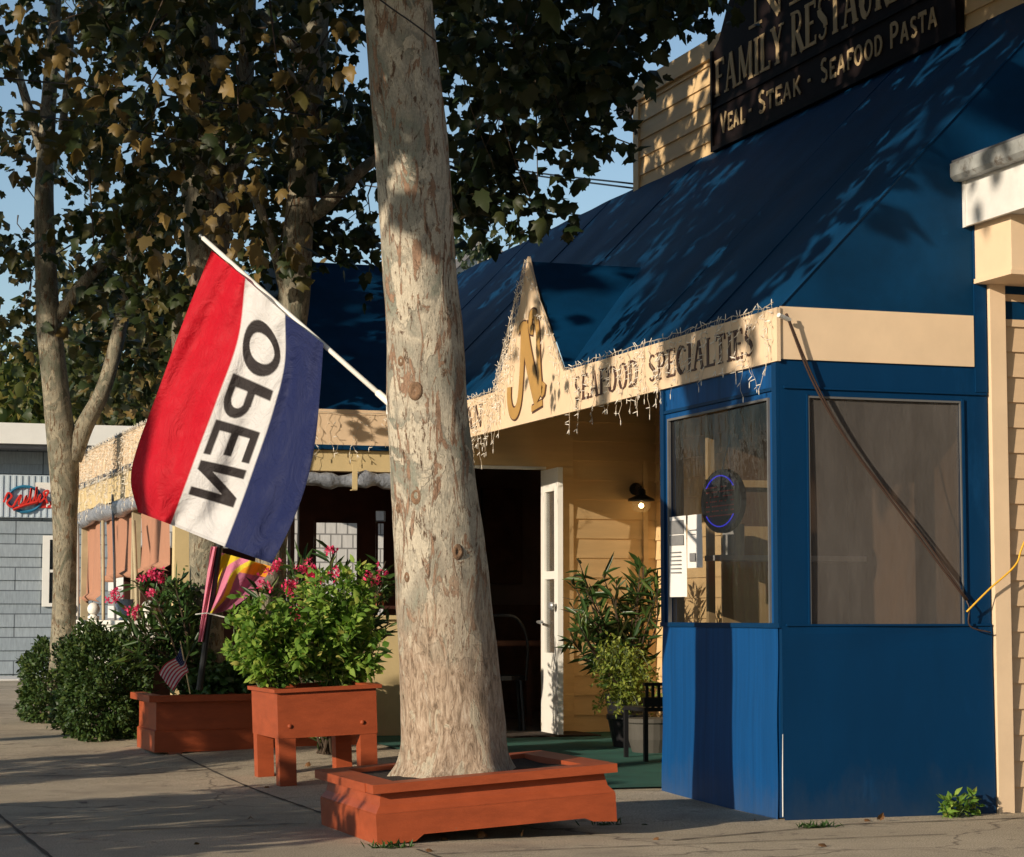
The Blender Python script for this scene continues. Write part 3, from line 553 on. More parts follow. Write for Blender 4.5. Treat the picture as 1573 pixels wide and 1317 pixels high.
# wall lamp, lit
lp = ony(985, 770, YD-.16)
t = thing('wall_lamp', (lp[0], YD-.016, 1.95), 'black cage-style wall lamp with lit bulb on the ochre clapboards', 'wall lamp')
MB().lathe((lp[0]+.01, YD-.015, lp[2]+.10), [(.05, 0), (.05, .015), (.02, .02)], 14, (0, -1, 0)).tube([(lp[0]+.01, YD-.03, lp[2]+.10), (lp[0], YD-.09, lp[2]+.13), (lp[0], YD-.15, lp[2]+.11), (lp[0], YD-.16, lp[2]+.06)], .01, 8).build('bracket', M['black'], t)
MB().lathe((lp[0], YD-.16, lp[2]+.0), [(.105, .0), (.10, .018), (.06, .035), (.035, .05), (.035, .085), (.012, .10)], 20).build('shade', M['black'], t, smooth=True)
MB().lathe((lp[0], YD-.16, lp[2]-.09), [(.01, 0), (.055, .015), (.075, .05), (.07, .085)], 18).build('glass_globe', M['lampglass'], t, smooth=True)
MB().ball((lp[0], YD-.16, lp[2]-.035), .02).build('bulb', M['glow'], t, smooth=True)
# ------------------------------------------------------------------ patio wing
WX, WE = 2.97, 22.2
wing = thing('patio_wing', (3.9, 18, 0), 'patio wing of the restaurant with blue roof, cream valance and terracotta cloth curtains', 'patio building')
mb = MB(); zt = 3.87; tx = 1.48
RX, RE = 3.95, 18.0
mb.add([(RX, YD, ZE), (XW-.003, YD, ZE), (XW-.003, YD+tx, zt), (RX, YD+tx, zt)], [(0, 1, 2, 3)]); mb.add([(XW-.003, YD+tx, zt), (XW-.003, YD, ZE), (5.15, YD+.35, ZE+.36), (5.15, YD+tx, zt)], [(0, 1, 2, 3)])
mb.add([(RX, YD, ZE), (RX, YD+tx, zt), (RX, RE, zt), (RX, RE, ZE)], [(0, 1, 2, 3)]); mb.add([(RX, YD+tx, zt), (5.15, YD+tx, zt), (5.15, RE, zt), (RX, RE, zt)], [(0, 1, 2, 3)])
mb.add([(RX, RE, ZE), (RX, RE, zt), (5.15, RE, zt), (5.15, RE, ZE)], [(0, 1, 2, 3)])
mb.add([(WX+.01, YD+.01, ZE-.006), (XW, YD+.01, ZE-.006), (XW, WE, ZE-.006), (WX+.01, WE, ZE-.006)], [(0, 1, 2, 3)])
mb.box(WX-.024, WX+.03, YD-.02, WE, ZE+.006, ZE+.03)
mb.add([(5.15, YD+.35, ZE+.36), (5.15, YD+tx, zt), (5.15, RE, zt), (5.15, RE, ZE), (5.15, YD+.35, ZE)], [(0, 1, 2, 3, 4)])
mb.build('patio_roof', M['blue'], wing)
mb = MB().box(WX-.02, XW-.024, YD-.02, YD, ZV, ZE+.005); mb.box(WX-.02, WX, YD, WE, ZV, ZE+.005); mb.build('valance', M['cream'], wing)
mb = MB().box(WX-.022, XW-.03, YD-.026, YD-.021, ZV-.03, ZV+.004); mb.box(WX-.026, WX-.021, YD-.02, WE, ZV-.03, ZV+.004); mb.build('piping', M['blue'], wing)
mb = MB().box(WX+.02, XW-.03, YD+.02, YD+.14, 2.07, ZV-.032); mb.box(WX+.02, WX+.14, YD+.14, WE, 2.0, ZV-.032); mb.build('beam', M['yellow'], wing)
mb = MB().box(WX+.7, XW-.11, YD+.02, YD+.14, .05, .97); mb.build('low_wall', M['yellow'], wing)
mb = MB().box(WX+.66, XW-.10, YD-.01, YD+.17, .97, 1.0); mb.build('wall_cap', M['yellow'], wing)
for px, w_ in ((280, .13), (447, .03)):
    q = ony(px, 850, YD+.08); MB().box(q[0]-w_/2, q[0]+w_/2, YD+.03, YD+.13, .08, 2.07).build('post', M['yellow'] if w_ > .1 else M['darkwood'], wing)
for py_ in (18.6, 21.6):
    MB().box(WX+.03, WX+.10, py_-.03, py_+.03, .08, 2.0).build('post', M['postwood'], wing)
# dark window wall at the north end, seen through the open bays; added pale shingled wall behind it
YW = 19.6
mb = MB(); holes = []
for (a, b, c, d_) in ((462, 0, 474, 0),): pass
cols = [ony(p, 850, YW)[0] for p in (440, 459, 482, 551, 577, 592)]
ztop = ony(500, 770, YW)[2]; zh = ony(500, 800, YW)[2]; zh2 = ony(580, 785, YW)[2]
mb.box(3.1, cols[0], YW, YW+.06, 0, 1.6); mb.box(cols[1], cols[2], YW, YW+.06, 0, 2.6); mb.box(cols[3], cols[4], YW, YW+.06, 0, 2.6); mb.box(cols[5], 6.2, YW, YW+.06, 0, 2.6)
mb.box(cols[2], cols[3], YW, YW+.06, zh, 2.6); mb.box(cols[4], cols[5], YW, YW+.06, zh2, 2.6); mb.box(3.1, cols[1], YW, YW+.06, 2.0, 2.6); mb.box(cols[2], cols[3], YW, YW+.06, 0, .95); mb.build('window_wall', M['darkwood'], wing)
for a, b in ((cols[2], cols[3]), (cols[4], cols[5])):
    f = MB(); f.box(a, a+.02, YW-.012, YW-.001, .95, zh); f.box(b-.02, b, YW-.012, YW-.001, .95, zh); f.box(a+.02, b-.02, YW-.012, YW-.001, zh-.02, zh); f.build('window_frame', M['darkwood'], wing)
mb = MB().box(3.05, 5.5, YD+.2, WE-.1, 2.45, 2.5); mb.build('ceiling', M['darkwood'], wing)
mb = MB().box(3.2, 4.9, YD+.3, WE, .06, .08); mb.build('floor', M['wood_in'], wing)
# rolled-up clear curtains under the beam
mb = MB()
def roll(p0, p1, r, q):
    p0 = np.array(p0); p1 = np.array(p1); pts = [p0+(p1-p0)*t+np.array([0, .01*math.sin(17*t), -.012*math.sin(9*t)**2]) for t in np.linspace(0, 1, 26)]
    q.tube(pts, [r*(1+.18*math.sin(31*t)+.12*math.sin(57*t)) for t in np.linspace(0, 1, 26)], 10, True, .15)
roll((3.45, YD+.0, 2.0), (XW-.1, YD+.0, 2.015), .055, mb); roll((WX+.02, 16.4, 1.93), (WX+.02, 22.1, 1.93), .07, mb)
mb.build('rolled_curtain', M['patio'], wing, smooth=True)
for a in (545, 900): 
    if a < 600:
        q = ony(a, 740, YD-.06); MB().box(q[0]-.02, q[0]+.02, YD-.062, YD-.058, 1.93, 2.12).box(q[0]-.02, q[0]+.02, YD-.057, YD+.0, 1.925, 1.93).build('strap', M['yellow'], wing)
# terracotta cloth curtains on the street side
for i, (pa, pb, pt, pbt) in enumerate(((125, 153, 790, 925), (163, 206, 780, 890), (216, 258, 765, 878))):
    a = onx(pa, 850, WX+.08); b = onx(pb, 850, WX+.08); zt_ = 2.0; zb = onx((pa+pb)/2, pbt, WX+.08)[2]
    q = MB().grid(lambda u, v, a=a, b=b, zb=zb, zt_=zt_: (WX+.075+.018*math.sin(u*19+v*2)*(.4+v)-(.05 if v > .93 else 0)*math.sin(math.pi*(v-.93)/.07), a[1]+(b[1]-a[1])*u, zt_+(zb-zt_)*v-.02*math.sin(u*7)*v), 40, 24)
    o = q.build('cloth_curtain', M['blind'], None, (WX+.08, (a[1]+b[1])/2, zb), True)
    tag(o, ('terracotta cloth curtain hanging furthest left, beside the grey shingled building', 'middle terracotta cloth curtain between the wooden poles of the patio', 'terracotta cloth curtain nearest the red stripe of the big flag')[i], 'curtain', 'cloth curtains on the patio side')
# loose poles leaning against the patio side
for i, (px0, py0, px1, py1, w_, mt, lab) in enumerate(((119, 805, 121, 960, 5, 'pvc', 'thin grey pole left of the first terracotta curtain'), (158, 800, 161, 950, 5, 'postwood', 'cream wooden pole between the first and second terracotta curtains'),
      (173, 760, 178, 905, 4, 'steel', 'thin steel pole running in front of the second terracotta curtain'), (205, 800, 213, 935, 6, 'postwood', 'slightly slanted cream pole between the second and third terracotta curtains'), (268, 815, 269, 900, 3, 'steel', 'thin steel pole right of the third terracotta curtain, under the flag hem'))):
    xx = WX-.05; a = onx(px0, py0, xx); b = onx(px1, py1, xx); b[2] = gz(b[0], b[1])+.01 if i in (0, 1) else b[2]-.3
    o = MB().tube([a, (a+b)/2+np.array([.004, .004, 0]), b], w_/2*a[1]*1.03/FPX, 8).build('pole', M[mt], None, tuple(b), True); tag(o, lab, 'pole', 'poles along the patio side')

# ------------------------------------------------------------------ signs on the restaurant
sx = XU-.06; y0 = onx(1095, 235, sx)[1]; y1 = onx(1473, 70, sx)[1]; zb = 4.39
t = thing('restaurant_sign', (XU-.02, (y0+y1)/2, zb), 'big dark restaurant name board with tan lettering above the blue awning', 'sign')
mid = (y0+y1)/2
prof = [(sx, y0, zb), (sx, y0, 5.14)]+[(sx, *q) for q in [(y0-.12, 5.20), (y0-.28, 5.42), (y0-.5, 5.60), (mid+.5, 5.9), (mid-.5, 5.9), (y1+.5, 5.60), (y1+.28, 5.42), (y1+.12, 5.20)]]+[(sx, y1, 5.14), (sx, y1, zb)]
MB().prism(prof, (.04, 0, 0)).build('board', M['signblk'], t)
q = MB(); zl = 4.715
q.box(sx-.018, sx-.001, y1, y0, zb, zb+.035); q.box(sx-.018, sx-.001, y0-.03, y0, zb+.035, 5.14); q.box(sx-.018, sx-.001, y1, y1+.03, zb+.035, 5.14); q.box(sx-.014, sx-.001, y1+.03, y0-.03, zl-.012, zl+.012)
q.build('frame', M['signfrm'], t)
q = MB(); Xd = (0, -1, 0); Zd = (0, 0, 1)
def fit(q, s, ya, yb, z, h, **kw):
    tmp = MB(); wd = text(tmp, s, (0, 0, 0), Xd, Zd, h, 1, **kw); q = MB(); text(q, s, (sx-.002, ya, z), Xd, Zd, h, (ya-yb)/wd, **kw); q.build('lettering', M['signtan'], t)
def yat(px, py): return onx(px, py, sx)[1]
fit(q, 'VEAL', yat(1106, 190), yat(1146, 180), 4.495, .150, small=.8, serif=False, thick=.16)
fit(q, '.', yat(1148, 180), yat(1160, 175), 4.50, .12, serif=False)
fit(q, 'STEAK', yat(1165, 165), yat(1233, 140), 4.50, .155, small=.8, serif=False, thick=.16)
fit(q, '.', yat(1238, 140), yat(1252, 130), 4.50, .12, serif=False)
fit(q, 'SEAFOOD', yat(1261, 120), yat(1359, 90), 4.50, .155, small=.8, serif=False, thick=.16)
fit(q, 'PASTA', yat(1367, 80), yat(1443, 50), 4.50, .155, small=.8, serif=False, thick=.16)
fit(q, 'FAMILY', yat(1099, 110), yat(1206, 70), 4.785, .27)
fit(q, 'RESTAURANT', yat(1216, 60), yat(1452, 10), 4.785, .30)
fit(q, 'NI', yat(1152, 20), yat(1240, -10), 5.14, .36)
fl = P(960, 170, 17.2)
t = thing('floodlight', tuple(fl+np.array([.1, .1, 0])), 'small round floodlight on the corner of the upper clapboard wall', 'floodlight')
dv = -ray(960, 170)
MB().lathe(fl, [(.055, -.08), (.068, -.02), (.070, .0), (.062, .006)], 20, dv).build('housing', M['black'], t, smooth=True)
MB().lathe(fl+dv*.007, [(.052, 0), (.045, .006), (.01, .01)], 20, dv).build('lens', M['pvc'], t, smooth=True)
MB().tube([fl+np.array([.04, .03, 0]), (XU, 16.32, fl[2]-.05)], .015, 8).build('arm', M['black'], t)
# oval LED sign and paper notices inside the west window
oc = onx(1107, 770, XW+.07); ry = abs(onx(1076, 770, XW+.07)[1]-onx(1138, 770, XW+.07)[1])/2; rz = (onx(1107, 722, XW+.07)[2]-onx(1107, 820, XW+.07)[2])/2
t = thing('led_sign', tuple(oc), 'black oval LED sign with blue rim hanging inside the vestibule window', 'LED sign')
def oval(k, x): return [(x, oc[1]+ry*k*math.cos(a), oc[2]+rz*k*math.sin(a)) for a in np.linspace(0, 2*math.pi, 33)[:-1]]
MB().prism(oval(1, oc[0]-.0), (.03, 0, 0)).build('housing', M['black'], t)
q = MB(); ov = oval(.8, oc[0]-.006); q.tube(ov[3:14], .0035, 5); q.tube(ov[19:30], .0035, 5); q.build('blue_tube', M['neonblue'], t)
q = MB()
for r_ in range(7):
    for c_ in range(15):
        yy = oc[1]+(c_-7)*ry*.092; zz = oc[2]+(r_-3)*rz*.15
        if random.random() < .7: q.box(oc[0]-.007, oc[0]-.003, yy-.003, yy+.003, zz-.003, zz+.003)
q.build('lamp_dots', M['neonred'], t); t2 = onx(1135, 628, XW+.07)
MB().tube([(oc[0]+.01, oc[1], oc[2]+rz), (oc[0]+.01, oc[1]-.06, oc[2]+rz+.1), tuple(t2)], .0018, 4).build('hanging_chain', M['steel'], t)
def notice(pa, pb, pt, pbt, name, lab, blocks):
    a = onx(pa, pt, XW+.0); b = onx(pb, pbt, XW+.0); t = thing(name, (XW+.03, (a[1]+b[1])/2, b[2]), lab, 'paper notice', 'paper notices in the window')
    MB().grid(lambda u, v: (XW-.006-.004*math.sin(3*u+2*v), a[1]+(b[1]-a[1])*u, a[2]+(b[2]-a[2])*v), 6, 8).build('sheet', M['paper'], t)
    q = MB()
    for (u0, u1, v0, v1) in blocks: q.box(XW-.0135, XW-.0115, a[1]+(b[1]-a[1])*u1, a[1]+(b[1]-a[1])*u0, a[2]+(b[2]-a[2])*v1, a[2]+(b[2]-a[2])*v0)
    q.build('print', M['ink'], t)
notice(1029, 1056, 795, 917, 'paper_notice', 'long white paper notice with grey heading taped in the window corner', [(.10, .9, .05, .22), (.10, .9, .235, .36)]+[(.15, .75, .44+.05*k, .455+.05*k) for k in range(6)])
notice(1058, 1080, 792, 872, 'paper_notice', 'shorter white notice with small dark square right of the long one', [(.2, .7, .28, .30), (.3, .6, .36, .38), (.2, .6, .72, .88)])

# ------------------------------------------------------------------ neighbouring building on the right
nb = thing('neighbouring_building', (7, YS, 0), 'tan clapboard building at the right edge with white porch fascia and gutter', 'building')
mb = MB(); clap_y(mb, 6.075, 9.5, YS+.012, .0, 3.0, .131, .016); mb.box(6.0, 9.5, YS+.012, YS+.3, 0, 3.0); mb.box(XU+.11, 9.5, YS+.3, 16, 0, 4.2); mb.build('wall', M['tan'], nb)
mb = MB().box(5.985, 6.075, YS-.030, YS+.06, .0, 2.72); mb.build('corner_board', M['cream'], nb)
mb = MB().box(5.915, 6.45, 9.56, YS-.001, 2.725, 3.005); mb.box(5.905, 6.46, 9.55, YS-.001, 2.70, 2.724); mb.build('bracket_box', M['cream'], nb)
mb = MB().box(5.875, 9.5, 6.4, YS-.002, 3.006, 3.03); mb.build('soffit', M['offwhite'], nb)
mb = MB().box(5.855, 5.874, 6.4, YS-.002, 2.995, 3.24); mb.box(5.849, 5.8545, YS-.03, YS-.002, 2.99, 3.24); mb.build('fascia', M['offwhite'], nb)
mb = MB(); mb.add([(5.79, 6.4, 3.335), (9.5, 6.4, 4.1), (9.5, YS-.004, 4.1), (5.79, YS-.004, 3.335), (5.79, 6.4, 3.32), (9.5, 6.4, 4.07), (9.5, YS-.004, 4.07), (5.79, YS-.004, 3.32)], [(0,1,2,3),(7,6,5,4),(0,3,7,4),(3,2,6,7),(0,4,5,1)]); mb.build('porch_roof', M['roofgrey'], nb)
mb = MB().prism([(5.78, YS-.004, 3.318), (5.78, YS-.004, 3.25), (5.80, YS-.004, 3.228), (5.852, YS-.004, 3.228), (5.852, YS-.004, 3.318)], (0, -3.5, 0)); mb.build('gutter', M['gutter'], nb)

# ------------------------------------------------------------------ grey shingled building, far left and behind the patio
YG = 33.0
gb = thing('grey_shingled_building', (4, YG, 0), 'blue-grey shingled building with flat white fascia across the far end', 'building')
def gX(px): return ony(px, 850, YG)[0]
def gZ(py): return ony(60, py, YG)[2]
mb = MB()
zr = gZ(1035); ztp = gZ(690)
z = zr
while z < ztp-.05:
    zt_ = min(ztp, z+.34); mb.add([(-8, YG-.03, z), (16, YG-.03, z), (16, YG-.004, zt_), (-8, YG-.004, zt_), (-8, YG, z), (16, YG, z)], [(0, 1, 2, 3), (4, 5, 1, 0)]); z = zt_
mb.box(-8, 16, YG, YG+6, -.1, ztp); mb.build('wall', M['shingle'], gb)
MB().box(-8.3, 16.3, YG-.7, YG+6.3, gZ(688), gZ(657)).build('fascia', M['white'], gb)
MB().box(-8.3, 16.3, YG-.63, YG-.0, gZ(690)-.02, gZ(688)-.002).build('soffit', M['roofgrey'], gb)
f = MB(); xa, xb, za, zb_ = gX(65), gX(110), gZ(932), gZ(823)
f.box(xa, xb, YG-.06, YG-.031, zb_-.06, zb_); f.box(xa, xb, YG-.06, YG-.031, za, za+.05); f.box(xa, xa+.10, YG-.06, YG-.031, za+.05, zb_-.06); f.box(xb-.1, xb, YG-.06, YG-.031, za+.05, zb_-.06); f.box(xa+.1, xb-.1, YG-.055, YG-.032, (za+zb_)/2-.02, (za+zb_)/2+.02)
wf = f.build('window', M['white'], gb); MB().box(xa+.1, xb-.1, YG-.04, YG-.033, za+.05, zb_-.06).build('pane', M['glass_dark'], wf)
MB().box(-8, 16, YG-1.6, YG-.05, -.05, .12).build('plinth', M['offwhite'], gb)
# its name board
xa, xb, za, zb_ = gX(-60), gX(200), gZ(796), gZ(731)
t = thing('parking_sign', (gX(30), YG-.1, za), 'pale ribbed sign board with red script in a teal ring on the grey building', 'sign')
mb = MB().box(xa, xb, YG-.10, YG-.04, za, zb_)
for x in np.arange(xa, xb, .09): mb.box(x, x+.03, YG-.112, YG-.1005, za+.01, zb_-.01)
mb.build('board', M['batten'], t); MB().box(gX(51), gX(80), YG-.121, YG-.1125, gZ(758), gZ(742)).build('pale_patch', M['white'], t)
cx, cz = gX(35), gZ(768)
mb = MB(); mb.tube([(cx+.24*math.cos(a), YG-.125, cz+.185*math.sin(a)) for a in np.linspace(0, 2*math.pi, 33)], .024, 6, False); mb.build('ring', M['teal'], t)
mb = MB()
scr = [(-.27, -.02), (-.22, .10), (-.17, .05), (-.23, -.03), (-.16, -.09), (-.1, .0), (-.05, .06), (-.08, -.06), (-.02, -.05), (.02, .05), (.0, -.06), (.06, .02), (.08, .14), (.07, -.05), (.13, .02), (.15, .15), (.14, -.05), (.20, .04), (.18, -.06), (.26, .0), (.30, .08), (.24, .06), (.29, -.08)]
for k in range(len(scr)-1): pass
mb.tube([(cx+a*1.12, YG-.165, cz+b*1.1+a*.12) for a, b in catmull(scr, 4)], .017, 5)
mb.tube([(cx-.17, YG-.17, cz-.16), (cx, YG-.17, cz-.09), (cx+.18, YG-.17, cz-.04)], .022, 5)
mb.box(gX(53), gX(150), YG-.125, YG-.1125, gZ(781), gZ(770.5)); mb.build('red_script', M['red'], t)
mb = MB(); text(mb, 'PARKING', (gX(67.5), YG-.126, gZ(779.8)), (1, 0, 0), (0, 0, 1), .078, 1.1, serif=False, thick=.22, gap=.12); mb.build('lettering', M['white'], t)
# added wall standing in for the sunlit grey building behind the patio windows
sb = thing('pale_wall_stand_in', (6.6, 24.5, 0), 'added pale wall standing in for the sunlit grey building, seen through the dark patio windows', 'building')
MB().box(4.0, 9.6, 24.5, 26.5, 0, 2.5).build('wall', M['shingle_lt'], sb); MB().add([(3.9, 24.3, 2.5), (9.7, 24.3, 2.5), (9.7, 26.7, 3.0), (3.9, 26.7, 3.0)], [(0, 1, 2, 3)]).build('roof', M['roofgrey'], sb)
# house roof far behind, above the blue ridge
hc = P(735, 400, 48)
t = thing('distant_house', (hc[0], hc[1], 0), 'far pale house gable peeping over the blue roof beside the big trunk', 'house')
c0 = P(690, 425, 48); c1 = P(800, 425, 48); apx = P(742, 377, 48)
MB().prism([(*c0[:2], 0), (*c1[:2], 0), tuple(c1), tuple(apx), tuple(c0)], (1, 4, 0)).build('wall', M['offwhite'], t)
dn = np.array([-.25, -.9, 0])
q = MB().prism([tuple(c0+dn*.3), tuple(apx+dn*.3), tuple(apx+dn*.3+np.array([0, 0, .14])), tuple(c0+dn*.3+np.array([-.1, 0, .14]))], (1.2, 4.6, 0)); q.prism([tuple(c1+dn*.3), tuple(c1+dn*.3+np.array([.1, 0, .14])), tuple(apx+dn*.3+np.array([0, 0, .145])), tuple(apx+dn*.3+np.array([0, 0, .005]))], (1.2, 4.6, 0)); q.build('roof', M['roofgrey'], t)
# ================================================================== PLANTERS
def planter(name, o, a, roll, W, D, rings, lab, soil_z, mat='terra', notch=False, group=None):
    """o: front left ground corner; X to the right, Y away; tilt = roll about the Y axis"""
    t = thing(name, o, lab, 'planter', group); t.rotation_euler = (0, -roll, a)
    ORG[t.name] = np.array([0, 0, 0.])
    def ring(off, z): return [(-off, -off, z), (W+off, -off, z), (W+off, D+off, z), (-off, D+off, z)]
    vs = []
    for off, z in rings: vs += ring(off, z)
    fs = [(4*i+k, 4*i+(k+1) % 4, 4*i+4+(k+1) % 4, 4*i+4+k) for i in range(len(rings)-1) for k in range(4)]
    return t, vs, fs
# tree planter
t, vs, fs = planter('tree_planter', (2.63, 9.47, .0), 0, math.radians(3.5), 1.10, .98, [(.012, .13), (.012, .135), (.0, .15), (-.012, .165), (-.022, .215), (-.022, .222)], 'low moulded terracotta planter box around the foot of the big plane tree', .2)
tp = t
MB().add(vs, fs).build('box', M['terra'], t)
mb = MB(); W, D = 1.10, .98
nf = [(-.014, -.014, 0), (.16, -.014, 0), (.20, -.014, .028), (.96, -.014, .028), (1.0, -.014, .01), (W+.014, -.014, 0), (W+.014, -.014, .1295), (-.014, -.014, .1295)]
mb.prism(nf, (0, .03, 0)); mb.box(-.014, .016, .017, D+.012, 0, .1295); mb.box(W-.016, W+.014, .017, D+.012, 0, .1295); mb.box(.017, W-.017, D-.018, D+.012, .02, .1295); mb.build('skirt', M['terra'], t)
mb = MB(); rz0, rz1 = .2225, .262
mb.box(-.025, W+.025, -.03, .09, rz0, rz1); mb.box(-.03, .10, .0905, D+.03, rz0, rz1); mb.box(W-.10, W+.03, .0905, D+.03, rz0, rz1); mb.box(.1005, W-.1005, D-.09, D+.03, rz0, rz1); mb.build('rim', M['terra'], t)
mb = MB().grid(lambda u, v: (.05+1.03*u, .05+.88*v, .238+.008*math.sin(9*u)*math.sin(7*v)+.025*math.exp(-((u-.4)**2+(v-.5)**2)*14)), 16, 12); mb.build('soil', M['soil'], t)
# raised planter on four legs
FLx, FLy = 2.93, 12.72; W, D = float(ony(583, 1100, 12.72)[0])-2.93, .70
t, vs, fs = planter('raised_planter', (FLx, FLy, gz(FLx, FLy)), 0, math.radians(2.3), W, D, [(0, .275), (0, .535), (-.0, .54)], 'terracotta planter box raised on four square legs, full of basil', .5)
rp = t
mb = MB().add(vs, fs); mb.box(.01, W-.01, .01, D-.01, .28, .29); mb.build('box', M['terra'], t)
mb = MB(); mb.box(-.02, W+.03, -.022, .04, .541, .563); mb.box(-.02, .035, .0405, D+.02, .541, .563); mb.box(W-.03, W+.03, .0405, D+.02, .541, .563); mb.box(.0355, W-.0305, D-.04, D+.02, .541, .563); mb.build('rim', M['terra'], t)
for lx, ly, dz in ((0.003, .003, 0), (W-.105, .003, .0), (.003, D-.105, 0), (W-.105, D-.105, 0)):
    gx, gy = FLx+lx+.05, FLy+ly+.05; bz = gz(gx, gy)-gz(FLx, FLy)-lx*math.tan(math.radians(2.3))
    MB().box(lx, lx+.10, ly, ly+.10, bz-.002, .2745).build('leg', M['terra'], t)
for bx_ in (.07, W-.09): MB().lathe((bx_, -.001, .345), [(.014, 0), (.012, .006), (.004, .010)], 10, (0, -1, 0)).build('bolt', M['terra'], t)
MB().box(.03, W-.03, .04, D-.04, .50, .515).build('soil', M['soil'], t)
# long low planter behind
a = onz(237, 1152, .045); PY = 15.08; PX = float(ony(238, 1100, PY)[0])
t, vs, fs = planter('long_planter', (PX, PY, gz(PX, PY)+.02), 0, math.radians(.4), 1.42, .72, [(.0, 0), (.0, .14), (-.012, .15), (-.012, .34)], 'long low terracotta planter box behind the raised one, planted with ivy', .3)
MB().add(vs, fs).build('box', M['terra'], t)
mb = MB(); W, D = 1.42, .72; mb.box(-.045, W+.04, -.045, .05, .341, .385); mb.box(-.045, .05, .0505, D+.03, .341, .385); mb.box(W-.05, W+.04, .0505, D+.03, .341, .385); mb.build('rim', M['terra'], t)
MB().box(.04, W-.04, .05, D, .30, .33).build('soil', M['soil'], t)
for k_ in (.10, 1.1): MB().box(k_, k_+.09, .0, .09, -.03, -.001).build('foot', M['brick'], t)

# ================================================================== TREES
def pxtube(mb, pts, n=14, sub=5, jit=.04):
    """pts: (px, py, depth, width in px)"""
    c = catmull([(*P(p[0], p[1], p[2]), p[3]/2*p[2]/FPX) for p in pts], sub); mb.tube([q[:3] for q in c], [max(.004, q[3]) for q in c], n, True, jit)
# big plane tree in front
D0 = 10.25
base = P(703, 1195, D0)
t1 = thing('plane_tree', (base[0], base[1], .2), 'big mottled plane tree trunk rising from the low terracotta planter box', 'tree')
trk = [(703, 1208, D0, 216), (702, 1194, D0, 198), (701, 1174, D0, 176), (699, 1150, D0, 166), (696, 1100, D0, 159), (688, 1000, D0, 148), (676, 850, D0, 142), (664, 720, D0, 131), (656, 620, D0, 124), (652, 500, D0, 117), (643, 400, D0, 114), (634, 250, D0, 112), (620, 100, D0, 108), (611, 0, D0, 107), (600, -150, D0, 104), (596, -330, D0-.1, 98)]
c = catmull([(*P(p[0], p[1], p[2]), p[3]/2*p[2]/FPX) for p in trk], 8); NS = 64
vs = []
for i, q in enumerate(c):
    for k in range(NS):
        g_ = 2*math.pi*k/NS; z = q[2]; fl_ = max(0, 1-(z-.15)/.35)
        r_ = q[3]*(1+.09*fl_*math.sin(5*g_+1)+.06*fl_*math.sin(3*g_+.5)+.05*fl_*math.sin(8*g_)+.012*math.sin(4*g_+z*3)+.012*math.sin(2*g_-z*5)+.008*math.sin(9*g_+z*13)+.005*math.sin(17*g_-z*21))
        vs.append((q[0]+r_*math.cos(g_), q[1]+r_*math.sin(g_), z))
fs = [(i*NS+k, i*NS+(k+1) % NS, (i+1)*NS+(k+1) % NS, (i+1)*NS+k) for i in range(len(c)-1) for k in range(NS)]
trunk = MB().add(vs, fs).build('trunk', M['bark'], t1, smooth=True)
# knots on the trunk
def knot(px, py, r):
    # find trunk surface towards the camera
    best = min(c, key=lambda q: abs(projn(q[:3])[1]-py)); cpx = projn(best[:3])[0]; off = (px-cpx)*D0/FPX; rr = best[3]
    dpt = math.sqrt(max(1e-4, rr*rr-off*off)); p = np.array(best[:3])+_r*off-_fh*dpt; n_ = (_r*off-_fh*dpt)/rr
    q = MB(); prof = [(r*1.7, -.014), (r*1.3, -.001), (r*.95, .004), (r*.7, .004), (r*.4, .0), (.002, -.004)]
    q.lathe(p, prof, 16, n_)
    q.v = [tuple(np.array(v)+np.array([0, 0, (v[2]-p[2])*.35])) for v in q.v]
    q.build('knot', M['knot'], trunk, smooth=True)
for k_ in ((642, 762, .022), (613, 778, .014), (627, 880, .014), (640, 610, .024), (618, 560, .015), (705, 855, .02)): knot(*k_)
# limbs and crown of the front tree (above the frame, with drooping sprays on the right)
mb = MB(); top = c[-1][:3]
limbs = [[tuple(top), (2.2, 8.8, 5.2), (.8, 8.0, 5.9), (-.8, 7.6, 6.4)], [tuple(top), (3.6, 10.6, 5.4), (4.3, 11.8, 6.2), (4.8, 13.5, 6.6)], [tuple(top), (2.2, 10.8, 5.3), (1.2, 12.4, 6.0), (.4, 14.0, 6.5)], [tuple(top), (2.9, 8.6, 5.4), (3.2, 7.0, 6.2), (3.4, 5.0, 6.6)], [tuple(top), (2.9, 9.7, 6.0), (2.7, 9.9, 7.5), (2.6, 10, 9)]]
for L in limbs: mb.tube(catmull(L, 6), list(np.linspace(.11, .025, 19)), 10, True, .05)
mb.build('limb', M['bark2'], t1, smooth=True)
def cluster_leaves(cs, per, spread, size, rs=.35):
    """cs: (x,y,z) centres of leaf sprays; returns centres, sizes, tips"""
    C_ = []; 
    for p in cs: C_.append(np.array(p)+rng.normal(size=(per, 3))*np.array(spread))
    C_ = np.concatenate(C_); n = len(C_); return C_, size*(1+rs*rng.uniform(-1.2, 1.2, n)), rdir(n, (0, 0, -.6))
